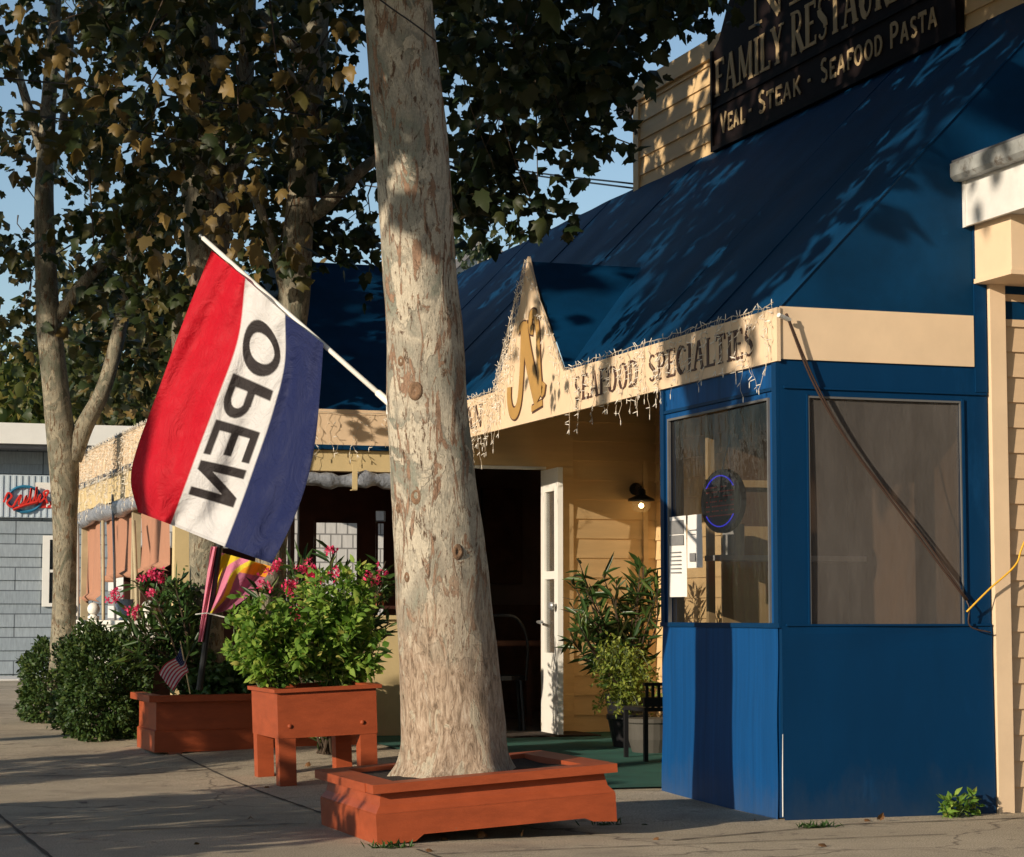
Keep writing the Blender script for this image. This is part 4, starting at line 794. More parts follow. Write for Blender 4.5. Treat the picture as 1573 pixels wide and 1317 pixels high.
# sprays hanging right of the trunk, in view
def sprays(regions, jd=.6):
    out = []
    for (x0, y0, x1, y1, d0, d1, n) in regions:
        for _ in range(n): out.append(P(random.uniform(x0, x1), random.uniform(y0, y1), random.uniform(d0, d1)))
    return out
def tw(mb, cs, root, r=.004):
    for p in cs:
        m_ = (np.array(p)+np.array(root))/2+rng.normal(size=3)*.12; mb.tube([root, m_, p], [r*2, r*1.3, r*.6], 4, False)
rt = sprays([(670, -60, 1000, 40, 11, 14, 19), (660, 40, 930, 140, 11, 14, 18), (690, 130, 870, 200, 11.5, 13.5, 8), (690, 215, 770, 280, 12, 13, 5), (700, 300, 740, 330, 12, 12.6, 3), (815, 285, 835, 335, 12, 12.5, 2), (868, 200, 900, 225, 11.5, 12, 2), (1000, -60, 1080, 10, 11.5, 14, 8), (940, 30, 1040, 70, 11.5, 13.5, 2)])
C_, s_, d_ = cluster_leaves(rt, 27, (.14, .14, .09), .092); leaves('crown', C_, s_, d_, MAPLE, M['leafdk'], t1)  # backlit crown, its shade put into a darker leaf colour
mb = MB()
for i in range(0, len(rt), 3): tw(mb, [rt[i]], P(720+random.uniform(-20, 260), -60, 12.5))
for p in ((705, 325, 12.3), (820, 320, 12.2), (760, 260, 12.2), (880, 215, 11.8)): mb.tube(catmull([P(p[0]-60, p[1]-190, p[2]), P(p[0]-35, p[1]-90, p[2]), P(p[0], p[1], p[2])], 4), .003, 4, False)
mb.build('twig', M['twig'], t1)

# other plane trees on the left, each with trunk, crown and twigs
def lefttree(name, bp, lab, tubes, regs, matleaf, size, per, spread=(.17, .17, .12), extra=None, tubes2=()):
    b = P(*bp); t = thing(name, (b[0], b[1], gz(b[0], b[1])), lab, 'tree', 'plane trees along the pavement')
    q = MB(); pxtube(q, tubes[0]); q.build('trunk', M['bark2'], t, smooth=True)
    for tb in tubes[1:]: q = MB(); pxtube(q, tb, 12); q.build('limb', M['bark2'], t, smooth=True)
    cs = sprays(regs); C_, s_, d_ = cluster_leaves(cs, per, spread, size); leaves('crown', C_, s_, d_, MAPLE, M[matleaf], t)
    q = MB()
    for i in range(0, len(cs), 2): tw(q, [cs[i]], cs[i]+np.array([random.uniform(-.5, .5), random.uniform(-.3, .3), random.uniform(.3, .8)]))
    q.build('twig', M['twig'], t)
    if extra is not None:
        ce = [P(*e) for e in extra]; C_, s_, d_ = cluster_leaves(ce, 4, (.10, .08, .07), .085); leaves('yellow_leaves', C_, s_, rdir(len(C_), (0, 0, -1), .5), MAPLE, M['leafyel'], t, flip=.5)
    return t
TD = 18.6
lefttree('plane_tree', (95, 1130, TD), 'slender plane tree forking low down at the far left, beside the grey building',
   [[(93, 1130, TD, 56), (97, 1000, TD, 40), (99, 900, TD, 37), (100, 800, TD, 38), (97, 700, TD, 46), (88, 620, TD, 42), (77, 520, TD, 39), (72, 450, TD, 34), (68, 330, TD, 31), (70, 240, TD, 27), (77, 130, TD, 22), (85, 20, TD, 18), (90, -120, TD, 15)],
    [(110, 705, TD, 32), (130, 655, TD, 28), (158, 600, TD, 25), (176, 540, TD, 23), (190, 470, TD, 21), (203, 400, TD, 20), (213, 330, TD, 16), (225, 200, TD, 12)],
    [(80, 500, TD, 20), (112, 455, TD, 19), (150, 412, TD, 18), (190, 385, TD, 16), (240, 350, TD, 12), (290, 300, TD, 8)],
    [(68, 250, TD, 14), (45, 170, TD, 14), (20, 90, TD, 12), (0, 40, TD, 10)], [(95, 200, TD-.2, 12), (105, 120, TD-.2, 12), (110, 20, TD-.2, 10)]],
   [(-60, -60, 330, 240, 16.5, 22, 30), (-60, 200, 300, 380, 17.5, 22, 15), (-40, 380, 250, 520, 18.5, 22, 10), (0, 480, 60, 560, 19, 22, 2)], 'leaf', .105, 30,
   extra=[(40, 60, 14.5), (110, 40, 14.2), (20, 240, 15), (170, 400, 15.5), (60, 480, 16)])
TD2 = 15.9
lefttree('plane_tree', (318, 1100, TD2), 'dark plane tree trunk behind the OPEN flag, its foot wrapped in ivy',
   [[(322, 1120, TD2, 60), (318, 1000, TD2, 54), (316, 900, TD2, 52), (318, 780, TD2, 54), (322, 640, TD2, 58), (324, 500, TD2, 62), (318, 380, TD2, 66), (312, 250, TD2, 68), (308, 120, TD2, 66), (300, 0, TD2, 62), (296, -150, TD2, 58)],
    [(330, 420, TD2, 30), (352, 300, TD2, 30), (372, 200, TD2, 28), (380, 60, TD2, 24), (384, -60, TD2, 20)], [(316, 480, TD2, 22), (286, 470, TD2+.1, 26), (276, 520, TD2+.2, 26), (285, 600, TD2+.3, 20)]],
   [(130, -60, 480, 200, 13.5, 18.5, 32), (130, 170, 470, 320, 14, 18.5, 17), (190, 300, 440, 420, 15, 18, 8), (200, 400, 330, 470, 15, 17, 4)], 'leaf', .10, 30,
   extra=[(275, 115, 11.5), (262, 135, 11.5), (140, 125, 12), (170, 130, 12), (180, 210, 12), (200, 235, 12), (325, 280, 11.6), (345, 335, 11.3), (362, 340, 11.3), (335, 330, 11.4), (370, 290, 12), (405, 290, 12), (350, 60, 12.5), (238, 395, 12), (262, 405, 12.2), (100, 110, 12.3), (25, 40, 11.5), (340, 375, 11.8)])
TD3 = 15.4
lefttree('plane_tree', (405, 1100, TD3), 'leaning plane tree trunk rising behind the raised basil planter and flag pole',
   [[(402, 1120, TD3, 50), (410, 950, TD3, 48), (424, 750, TD3, 46), (440, 560, TD3, 46), (452, 450, TD3, 48), (459, 350, TD3, 46), (466, 260, TD3, 45), (474, 160, TD3, 44), (483, 60, TD3, 42), (488, -40, TD3, 40), (492, -160, TD3, 36)],
    [(466, 340, TD3, 22), (500, 315, TD3, 24), (530, 285, TD3, 22), (570, 250, TD3, 18), (640, 210, TD3+.2, 14)], [(440, 470, TD3, 14), (425, 400, TD3-.1, 14), (395, 310, TD3-.2, 13), (370, 280, TD3-.3, 10)], [(470, 90, TD3, 16), (440, 60, TD3, 14), (400, 20, TD3, 12)]],
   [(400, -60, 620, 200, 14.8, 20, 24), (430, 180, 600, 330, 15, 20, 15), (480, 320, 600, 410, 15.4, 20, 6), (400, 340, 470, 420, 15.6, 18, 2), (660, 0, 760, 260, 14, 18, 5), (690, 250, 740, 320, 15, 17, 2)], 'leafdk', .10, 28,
   extra=[(505, 90, 13), (540, 40, 13.2), (420, 385, 12.5), (412, 375, 12.5), (470, 110, 12.6)])
# woodland far behind, seen below the crowns
cs = []
for _ in range(330):
    px = random.uniform(-80, 560); dd = random.uniform(44, 60); top_ = 585-30*math.sin(px*.02)-20*math.sin(px*.05+1)
    cs.append(P(px, random.uniform(top_-20, 720), dd))
C_, s_, d_ = cluster_leaves(cs, 46, (.5, .5, .38), .28); o = leaves('distant_wood', C_, s_, d_, OVATE, M['wood'], None, tuple(P(200, 700, 50)*np.array([1, 1, 0])))
tag(o, 'sunlit green wood behind the flat roof of the grey building', 'wood', None, 'stuff')
cs = [P(random.uniform(-80, 700), random.uniform(380, 600), random.uniform(26, 34)) for _ in range(90)]
t = thing('background_tree', tuple(P(230, 1000, 36)*np.array([1, 1, 0])), 'olive green tree behind the grey building, seen between the plane trunks', 'tree')
C_, s_, d_ = cluster_leaves([P(random.uniform(100, 420), random.uniform(440, 640), random.uniform(37, 41)) for _ in range(80)], 40, (.45, .45, .35), .20); leaves('crown', C_, s_, d_, MAPLE, M['leaf'], t)
q = MB(); pxtube(q, [(262, 980, 39.5, 16), (262, 700, 39.5, 14), (255, 560, 39.5, 10)]); q.build('trunk', M['bark2'], t)
# small sapling crown beside the far house
t = thing('sapling', tuple(P(740, 1000, 36)*np.array([1, 1, 0])), 'thin-leaved treetop in front of the far house gable', 'tree')
C_, s_, d_ = cluster_leaves([P(random.uniform(705, 765), random.uniform(355, 415), random.uniform(35, 37)) for _ in range(16)], 14, (.22, .2, .2), .17); leaves('crown', C_, s_, d_, OVATE, M['leafdk'], t)
q = MB(); pxtube(q, [(732, 900, 36, 8), (734, 500, 36, 6), (736, 370, 36, 2)]); q.build('trunk', M['bark2'], t)

bk = thing('brick_sky_blocker', (14, -14, 0), 'brick block added behind the camera, out of view, to hold back sky light', 'building')  # added block that keeps southern sky light off the scene
q = MB().box(3, 30, -22, -8, 0, 9.5); q.build('wall', M['brick'], bk)
for k_ in range(8):
    for z_ in (1.2, 4.2, 7.0): MB().box(4+k_*3.2, 5.4+k_*3.2, -8.02, -7.98, z_, z_+1.6).build('window', M['glass_dark'], bk)
# ---- street trees out of frame on the sunny side: they throw the dappled shade
ca, sa = math.cos(PHI), math.sin(PHI); TE = math.tan(EL)
def from_sb(s, b, z): a = (s-z)/TE; return np.array([a*ca-b*sa, a*sa+b*ca, z])
def sb(p): a = p[0]*ca+p[1]*sa; return p[2]+TE*a, -p[0]*sa+p[1]*ca
def inframe(p, m=.35):
    q = np.asarray(p)-CP; d = q@_fw
    if d < .3: return False
    x = (q@_r)/d*FPX; y = (q@_up)/d*FPX; mm = m/d*FPX
    return abs(x) < 786+mm and abs(y) < 658+mm
def s0(b):   # below this every ray must stay clear
    return float(np.interp(b, [4.0, 6.1, 6.7, 7.5, 9.4, 10.9, 12.2, 14.4, 18.4], [6.0, 6.0, 5.4, 5.0, 5.75, 6.0, 5.55, 5.75, 6.2]))
cls = []; tries = 0
random.seed(21)
while len(cls) < 820 and tries < 60000:
    tries += 1; b = random.uniform(3.5, 18); sv = s0(b)+.1+4.2*random.random(); z = random.uniform(3.9, 8.0)
    if random.random() > .10+.90*(sv-s0(b))/1.5: continue
    p = from_sb(sv, b, z)
    if p[0] < -12 or inframe(p): continue
    cls.append(p)
for _ in range(26):
    p = from_sb(random.uniform(4.85, 6.3), random.uniform(7.15, 7.65), random.uniform(3.95, 5.0))
    if not inframe(p): cls.append(p)
k_ = 0
while k_ < 190:  # extra overhead sprays, added to hold back sky light
    p = np.array([random.uniform(-3, 6), random.uniform(-1, 17), random.uniform(6.8, 9.5)])
    if inframe(p, .6) or sb(p)[0] < s0(sb(p)[1])+1.3: continue
    cls.append(p); k_ += 1
tcs = [(-2.2, 9.2), (-2.4, 15.0), (-2.0, 4.2)]; labs = ('street tree behind the camera side, out of view on the left', 'street tree further along the kerb, out of view on the left', 'street tree nearest the camera, out of view on the left')
for i, (x, y) in enumerate(tcs):
    mine = [p for p in cls if min(range(3), key=lambda k: (p[0]-tcs[k][0])**2+(p[1]-tcs[k][1])**2) == i]
    if not mine: continue
    t = thing('street_tree', (x, y, 0), labs[i], 'tree', 'street trees along the kerb'); top = np.mean(mine, axis=0)
    # the trunks stand where their own shade falls clear of the sunlit flag and panels
    sv_, bv_ = 1, -x*sa+y*ca
    MB().tube(catmull([(x-6, y-3.46, -.1), (x-5.9, y-3.4, 2.5), (x-4, y-2.2, 4.2), tuple((top+np.array([x-4, y-2.2, 4.4]))/2+np.array([0, 0, .6])), tuple(top)], 5), list(np.linspace(.16, .04, 21)), 10).build('trunk', M['bark2'], t, smooth=True)
    C_, s_, d_ = cluster_leaves(mine, 15, (.20, .20, .16), .165); leaves('crown', C_, s_, d_, MAPLE, M['leaf'], t)
# shrubs added out of frame to shade the pavement in front and the middle hedge
def shrub(name, c, r, n, size, mat, lab, tm=OVATE, grp=None, stems=True, sq=2.6, cat='shrub'):
    t = thing(name, (c[0], c[1], gz(c[0], c[1])), lab, cat, grp)
    v = rng.normal(size=(n, 3)); v /= (np.abs(v)**sq).sum(1)[:, None]**(1/sq)
    lump = 1+.15*np.sin(v[:, 0:1]*6+c[0]*4)*np.sin(v[:, 2:3]*7+c[1]*3)+.09*np.sin(v[:, 1:2]*13+v[:, 2:3]*5)+.05*np.sin(v[:, 0:1]*23+v[:, 2:3]*17)+.09*np.abs(rng.normal(size=(n, 1)))*(rng.random((n, 1)) < .12)
    rr = 1-.30*rng.random(n)[:, None]**2.2; pts = np.array(c)+v*rr*lump*np.array(r)
    d = v*1.0+rng.normal(size=(n, 3))*.7+np.array([0, 0, .3]); leaves('foliage', pts, size*(1+.4*rng.uniform(-1, 1, n)), d, tm, M[mat], t, flip=1)
    if stems:
        q = MB()
        for k in range(9): e = np.array(c)+rng.normal(size=3)*np.array(r)*.45; q.tube([(c[0]+rng.normal()*.05, c[1]+rng.normal()*.05, gz(c[0], c[1])), tuple(e)], [.014, .005], 5, False)
        q.build('stem', M['twig'], t)
    return t
shrub('shade_shrub', (-2.2, 8.85, .92), (.55, 1.22, 1.0), 9000, .11, 'box', 'shrub added by the kerb, out of view, to shade the front pavement')
shrub('shade_shrub', (-2.9, 12.1, 1.1), (.5, .62, 1.35), 5200, .11, 'box', 'tall shrub added by the kerb, out of view, to shade the middle hedge')

# ================================================================== PLANTS IN VIEW
shrub('boxwood_shrub', (float(ony(80, 1050, 19.2)[0]), 19.2, .37), (.23, .42, .36), 8000, .04, 'box', 'sunlit rounded boxwood bush at the far left end of the hedge', grp='boxwood shrubs on the pavement')
shrub('boxwood_shrub', (float(ony(158, 1050, 16.9)[0]), 16.9, .43), (.30, .66, .45), 20000, .036, 'box', 'dark boxwood bush left of the long planter, partly shaded', grp='boxwood shrubs on the pavement')
sc_ = onz(40, 1030, .0)
shrub('low_shrub', (sc_[0]+.05, 29.2, .42), (.55, .4, .34), 1500, .06, 'leafdk', 'small dark shrub at the foot of the grey shingled building')
# white planter wall with ball finials
t = thing('white_balustrade', (2.78, 18.2, .1), 'low white parapet with round ball finials behind the hedge', 'parapet')
za = onx(150, 955, 2.75)[2]
MB().box(2.70, 2.86, 16.6, 19.9, .60, za-.02).build('panel', M['white'], t); MB().box(2.67, 2.89, 16.57, 19.93, za-.0195, za+.012).build('coping', M['white'], t)
for px in (107, 140, 224):
    y_ = onx(px, 950, 2.76)[1]; MB().lathe((2.78, y_, za+.0125), [(.05, 0), (.05, .03), (.028, .04), (.028, .05)]+[(.055*math.sin(a), .095-.055*math.cos(a)) for a in np.linspace(.55, math.pi, 8)], 16).build('ball_finial', M['white'], t, smooth=True)
y_ = onx(175, 950, 2.7)[1]
o = MB().lathe((2.78, y_, za+.013), [(.04, 0), (.045, .015), (.025, .03), (.06, .08), (.075, .12), (.07, .155), (.078, .165), (.06, .165)], 18).build('blue_urn', M['bluepot'], None, (2.78, y_, za+.013), True); tag(o, 'small blue-grey urn standing on the white parapet among the ball finials', 'urn')
def stems_plant(name, base, tips, lsize, per, tm, mat, lab, cat='plant', rstem=.006, spread=.06, up=(0, 0, .2), smat='stem', along=True, grp=None, flip=.8, curve=.1):
    t = thing(name, base, lab, cat, grp); q = MB(); cs = []; ds = []
    b = np.array(base, float)
    for tp_ in tips:
        tp_ = np.array(tp_, float); b0 = b+np.append(rng.normal(size=2)*.03, 0); m_ = b0*.45+tp_*.55+np.append(rng.normal(size=2)*curve*.4, curve*.3)
        path = catmull([b0, m_, tp_], 6); q.tube(path, list(np.linspace(rstem, rstem*.4, len(path))), 5, False)
        for k in range(per):
            u = (random.random()**.6) if along else 1-.25*random.random(); i = min(len(path)-2, int(u*(len(path)-1))); f = u*(len(path)-1)-i
            p = path[i]*(1-f)+path[i+1]*f; ax = path[i+1]-path[i]; ax = ax/np.linalg.norm(ax); dd = rng.normal(size=3); dd -= ax*(dd@ax)*.6; dd = dd/np.linalg.norm(dd)
            cs.append(p+dd*spread*random.random()*.6); ds.append(dd+ax*.7+np.array(up))
    q.build('stem', M[smat], t); leaves('foliage', cs, lsize*(1+.35*rng.uniform(-1, 1, len(cs))), ds, tm, M[mat], t, flip=flip); return t
# basil in the raised planter: two bushy clumps
def tipsbox(px0, px1, py0, py1, y0, y1, n): 
    o_ = []
    for _ in range(n):
        y = random.uniform(y0, y1); o_.append(ony(random.uniform(px0, px1), random.uniform(py0, py1), y))
    return o_
bb = lambda px, y: (ony(px, 1050, y)[0], y, gz(3.3, y)+.53)
stems_plant('basil_plant', bb(420, 13.1), tipsbox(342, 470, 905, 1030, 12.9, 13.35, 60), .052, 44, OVATE, 'basil', 'light green basil clump filling the left half of the raised planter', rstem=.005, spread=.07, up=(0, 0, -.1))
stems_plant('basil_plant', bb(520, 13.15), tipsbox(455, 575, 866, 1020, 12.9, 13.4, 66), .055, 44, OVATE, 'basil', 'taller light green basil clump filling the right half of the raised planter', rstem=.005, spread=.07, up=(0, 0, -.1))
# oleanders with pink flowers behind the raised planter
def flowers(name, pts, lab_parent):
    cs = []; ds = []
    for p in pts:
        for _ in range(9):
            c_ = np.array(p)+rng.normal(size=3)*.022; f = rng.normal(size=3)+np.array([-.6, -1, .3]); f /= np.linalg.norm(f); a_ = np.cross(f, (0, 0, 1)); a_ /= np.linalg.norm(a_); b_ = np.cross(f, a_)
            for k in range(5): g_ = 2*math.pi*k/5; cs.append(c_); ds.append(a_*math.cos(g_)+b_*math.sin(g_)+f*.4)
    leaves(name, cs, .026, ds, PETAL, M['flower'], lab_parent, flip=.4)
Y1 = 14.1
t = stems_plant('oleander', (3.62, 14.35, .09), tipsbox(430, 600, 850, 960, 13.9, 14.6, 26)+[ony(507, 845, 14.2), ony(480, 880, 14.1), ony(585, 880, 14.3), ony(560, 885, 14.1), ony(405, 890, 14.2), ony(395, 910, 14.2)], .125, 26, LANCE, 'oleander', 'oleander with bright pink flowers behind the raised basil planter', rstem=.009, spread=.02, up=(0, 0, .3), smat='twig')
flowers('flowers', [ony(*p, 13.85) for p in ((418, 878), (428, 868), (405, 897), (466, 880), (478, 886), (472, 872), (441, 908), (446, 903), (480, 900), (492, 897), (488, 890), (509, 843), (562, 885), (566, 890), (514, 874), (447, 940), (455, 938), (452, 948), (459, 962), (476, 903), (584, 883))], t)
t = stems_plant('oleander', (2.98, 15.5, .38), tipsbox(190, 300, 890, 1000, 15.3, 15.9, 26), .13, 24, LANCE, 'oleander', 'oleander with a few pink flowers left of the pink and yellow banner', rstem=.009, spread=.02, smat='twig')
flowers('flowers', [ony(*p, 15.25) for p in ((237, 882), (250, 884), (243, 890), (170, 918), (182, 915), (234, 914), (204, 945), (203, 938), (224, 888))], t)
# vine on the foot of the second tree
b = P(305, 1040, TD2-.35); C_, s_, d_ = cluster_leaves([P(random.uniform(270, 303), random.uniform(900, 1060), TD2-.3) for _ in range(30)]+[P(random.uniform(285, 320), random.uniform(1000, 1070), TD2-.4) for _ in range(14)], 16, (.05, .05, .06), .055)
t = thing('climbing_vine', tuple(b), 'green vine climbing the foot of the dark plane trunk behind the flag', 'vine'); leaves('foliage', C_, s_, d_, OVATE, M['ivy'], t)
MB().tube(catmull([P(300, 1075, TD2-.35), P(292, 1000, TD2-.33), P(288, 900, TD2-.3)], 5), .01, 6).build('stem', M['twig'], t)
# ivy in the long planter
n = 1500; C_ = np.stack([rng.uniform(2.88, 4.1, n), rng.uniform(15.08, 15.7, n), .40+gz(3.4, 15.4)+.14*rng.random(n)**1.3+.06*np.sin(np.linspace(0, 40, n))], 1)
t = thing('ivy_bed', (3.45, 15.4, .38), 'dark ivy covering the soil of the long low planter', 'ivy'); leaves('foliage', C_, .05*(1+.4*rng.uniform(-1, 1, n)), rdir(n, (0, -.5, .3)), MAPLE, M['ivy'], t)
# small terracotta pot with plant on the patio wall cap
q = ony(583, 918, YD+.05); zc = 1.001
t = thing('flowerpot', (q[0], YD+.06, q[2]-.06), 'small terracotta flowerpot with a leafy plant against the dark patio opening', 'flowerpot')
ORG[t.name] = np.array(t.location)
pz = q[2]-.06
MB().lathe((q[0], YD+.06, pz), [(.033, 0), (.045, .075), (.051, .076), (.052, .10), (.044, .10)], 18).build('pot', M['pot'], t, smooth=False)
MB().box(q[0]-.14, q[0]+.3, YD-.02, YD+.14, pz-.025, pz-.002).build('shelf', M['darkwood'], t)
n = 150; C_ = np.array([q[0], YD+.06, pz+.12])+rng.normal(size=(n, 3))*.03; leaves('foliage', C_, .11, rdir(n, (0, 0, .4)), LANCE, M['oleander'], t)
# potted shrubs in the recess beside the vestibule
ob = ony(962, 1120, 14.9)
tt = [ony(random.uniform(872, 1012), random.uniform(858, 985), random.uniform(14.2, 15.2)) for _ in range(34)]
t = stems_plant('oleander', (ob[0], 14.9, .42), tt, .14, 21, LANCE, 'oleander', 'tall dark oleander in a pot against the ochre clapboards by the lamp', rstem=.010, spread=.02, up=(0, 0, 0), smat='twig')
MB().lathe((ob[0], 14.9, gz(6, 15)), [(.10, 0), (.15, .30), (.16, .31), (.16, .34), (.13, .34)], 20).build('pot', M['black'], t)
yb_ = ony(955, 1110, 14.1)
t = thing('lime_shrub', (yb_[0], 14.1, .1), 'yellow-green small-leaved shrub in a pot on the green carpet', 'shrub')
q = MB(); cs = []
for _ in range(56):
    tp_ = ony(random.uniform(912, 1014), random.uniform(1010, 1100), random.uniform(13.85, 14.35)); path = catmull([(yb_[0]+.05, 14.1, .36), ((yb_[0]+tp_[0])/2, (14.1+tp_[1])/2, max(tp_[2], .36)+.12), tp_], 4); q.tube(path, .0025, 4, False)
    for k in range(26): i = random.randrange(3, len(path)); cs.append(path[i]+rng.normal(size=3)*.022)
q.build('stem', M['stem'], t); leaves('foliage', cs, .034, rdir(len(cs), (0, 0, .2)), OVATE, M['lime'], t)
MB().lathe((yb_[0]+.05, 14.1, .09), [(.10, 0), (.14, .2), (.15, .21), (.15, .24), (.12, .24)], 20).build('pot', M['black'], t)
sp = ony(1000, 1120, 13.6)
o = MB().lathe((sp[0], 13.6, .09), [(.12, 0), (.15, .1), (.15, .20), (.165, .21), (.165, .235), (.14, .235)], 22).build('stone_pot', M['stone'], None, (sp[0], 13.6, .09)); tag(o, 'empty dark stone pot behind the black metal chair', 'pot')
# black metal stand at the vestibule corner
sx0 = ony(990, 1090, 12.9)[0]; t = thing('metal_chair', (sx0+.15, 13.1, .08), 'black metal chair half hidden behind the blue vestibule', 'chair')
zq = ony(995, 1075, 12.9)
MB().box(sx0, sx0+.34, 12.9, 12.925, .47-.04, .49).box(sx0, sx0+.34, 12.9, 13.25, .40, .425).build('seat', M['black'], t)
q = MB()
for k in range(9): q.box(sx0+.012+k*.04, sx0+.03+k*.04, 12.902, 12.915, .425, .56)
q.box(sx0, sx0+.34, 12.895, 12.92, .56, .58); q.build('backrest', M['black'], t)
for ax_, ay_ in ((sx0, 12.9), (sx0+.32, 12.9), (sx0, 13.23), (sx0+.32, 13.23)): MB().box(ax_, ax_+.025, ay_, ay_+.025, gz(ax_, ay_)+.01, .40).build('leg', M['black'], t)
# weeds
wb = onz(1480, 1258)
stems_plant('weed', (wb[0], YS-.1, .0), [ony(*p, YS-.1+random.uniform(-.1, .05)) for p in ((1456, 1230), (1462, 1242), (1470, 1224), (1482, 1230), (1496, 1222), (1502, 1238), (1508, 1228), (1490, 1250), (1465, 1255), (1500, 1252))], .040, 14, OVATE, 'lime' if False else 'basil', 'green weed growing at the foot of the blue wall by the corner board', 'weed', .003, .02, up=(0, 0, .3))
for px, py, lab, n in ((1250, 1272, 'tuft of grass at the near blue corner of the vestibule', 90), (603, 1303, 'small tuft of grass at the near corner of the tree planter', 60), (935, 1268, 'tiny weed tuft at the right end of the tree planter', 30)):
    b = onz(px, py); t = thing('grass_tuft', tuple(b), lab, 'weed'); C_ = b+np.stack([rng.normal(size=n)*.05, rng.normal(size=n)*.02, np.zeros(n)], 1); leaves('foliage', C_, .04, rdir(n, (0, 0, 1.2)), LANCE, M['ivy'], t)
# fallen leaves
k_ = 0
for (px, py) in ((205, 1152), (120, 1138), (285, 1112), (60, 1120), (640, 1292), (680, 1290), (745, 1289), (800, 1288), (800, 1150), (808, 1142), (500, 1196), (470, 1192), (520, 1128), (570, 1120), (1160, 1262), (385, 1260), (300, 1298), (660, 1308), (1010, 1290), (1330, 1262), (1350, 1263), (1260, 1300), (410, 1212)):
    b = onz(px, py); b[2] = gz(b[0], b[1])+.012; o = leaves('fallen_leaf', [b], random.uniform(.025, .05), rdir(1, (0, 0, .1)), MAPLE, M['dryleaf'], None, tuple(b), flip=.3); tag(o, 'dry brown fallen leaf lying on the concrete paving', 'leaf', 'dry leaves scattered on the paving')

# ================================================================== FLAGS
E_ = [[(325,385),(283,490),(243,600),(210,690),(201,740),(212,787)], [(377,428),(366,520),(335,610),(305,690),(283,750),(262,806)], [(438,483),(437,560),(417,640),(393,710),(370,775),(345,840)], [(497,528),(492,600),(484,680),(470,745),(448,805),(418,866)]]
EC = [catmull(e, 12) for e in E_]
def fpx(s, t):
    k = t*60; i = min(59, int(k)); f = k-i; q = [e[i]*(1-f)+e[i+1]*f for e in EC]
    u = s*3; j = min(2, int(u)); f = u-j; a = q[j-1] if j > 0 else 2*q[0]-q[1]; b_ = q[j]; c_ = q[j+1]; d_ = q[j+2] if j < 2 else 2*q[3]-q[2]
    return b_*(1-f)+c_*f+(.08*f*(1-f))*((b_-a)+(c_-d_))*1.0
def fpt(s, t):
    p = fpx(s, t)
    w1_ = .050*math.sin(s*9.5+t*2.2+.6)*(.25+t)+.026*math.sin(s*21-t*6)*(.3+.7*t)+.016*math.sin(t*13+s*5)*t+.012*math.sin(s*38+t*9+2*math.sin(t*5))*(1-.5*t)+.05*t*t*math.cos(s*3)
    w1_ += .006*math.sin(s*55+t*20)*math.exp(-(1-t)*6)+.010*math.sin((s+.4*t)*34)*math.exp(-t*3)
    return P(p[0], p[1], 10.95-.52*s+w1_+.10*t)
NU, NV = 210, 330
lm = MB  # letters, tested in the stripe's own coordinates
def inO(x, y): a = ((x-.5)/.5)**2+((y-.5)/.5)**2; b_ = ((x-.5)/.27)**2+((y-.5)/.33)**2; return a < 1 < b_
def inP(x, y): return (x < .26) or (y > .38 and ((x < .6 and (y > .84 or y < .55)) or (x >= .45 and ((x-.5)/.5)**2+((y-.69)/.31)**2 < 1 and ((x-.5)/.24)**2+((y-.69)/.15)**2 > 1)))
def inE(x, y): return x < .27 or y > .84 or y < .17 or (.42 < y < .59 and x < .92)
def inN(x, y): return x < .24 or x > .76 or abs(y-(1-(x-.12)/.76)) < .17
LT = [(inO, .095, .285), (inP, .31, .455), (inE, .475, .615), (inN, .645, .825)]
def flagcol(s, t):
    if s < 1/3: return (.56, .006, .02)
    if s > 2/3: return (.016, .024, .095)
    y = 1-(s*3-1); yy = (y-.10)/.80
    if 0 <= yy <= 1:
        for fn, a, b_ in LT:
            if a <= t <= b_ and fn((t-a)/(b_-a), yy): return (.035, .028, .028)
    return (.74, .72, .71)
t = thing('open_flag', tuple(P(597, 618, 10.0)), 'red, white and blue OPEN flag hanging from a white pole on the trunk', 'flag')
mb = MB().grid(lambda u, v: fpt(u, v), NU, NV); o = mb.build('cloth', M['flag'], t, smooth=True)
ca_ = o.data.color_attributes.new('Col', 'FLOAT_COLOR', 'POINT')
arr = np.ones(((NU+1)*(NV+1), 4), np.float32)
for j in range(NV+1):
    for i in range(NU+1):
        s_, t_ = i/NU, j/NV; acc = np.zeros(3)
        for (a, b_) in ((-.3, -.3), (.3, -.3), (-.3, .3), (.3, .3)): acc += flagcol(s_+a/NU, t_+b_/NV)
        acc /= 4
        if t_ > .985 or s_ < .006 or s_ > .994: acc *= .85
        arr[j*(NU+1)+i, :3] = acc
ca_.data.foreach_set('color', arr.reshape(-1))
mb = MB(); pa, pb = P(599, 620, 10.22), P(312, 366, 11.05); mb.tube([pa, pb], [.0125, .0115], 12); mb.build('pole', M['white'], t, smooth=True)
mb = MB(); mb.tube([pb, pb+(pb-pa)/np.linalg.norm(pb-pa)*.02], .007, 8); mb.ball(pb+(pb-pa)/np.linalg.norm(pb-pa)*.024, .009); mb.build('finial', M['steel'], t, smooth=True)
mb = MB(); mb.tube([pa+(pb-pa)*.06, pa-(pb-pa)*.03], .017, 10); mb.box(pa[0]-.012, pa[0]+.03, pa[1]-.02, pa[1]+.02, pa[2]-.05, pa[2]+.01); mb.build('bracket', M['white'], t)
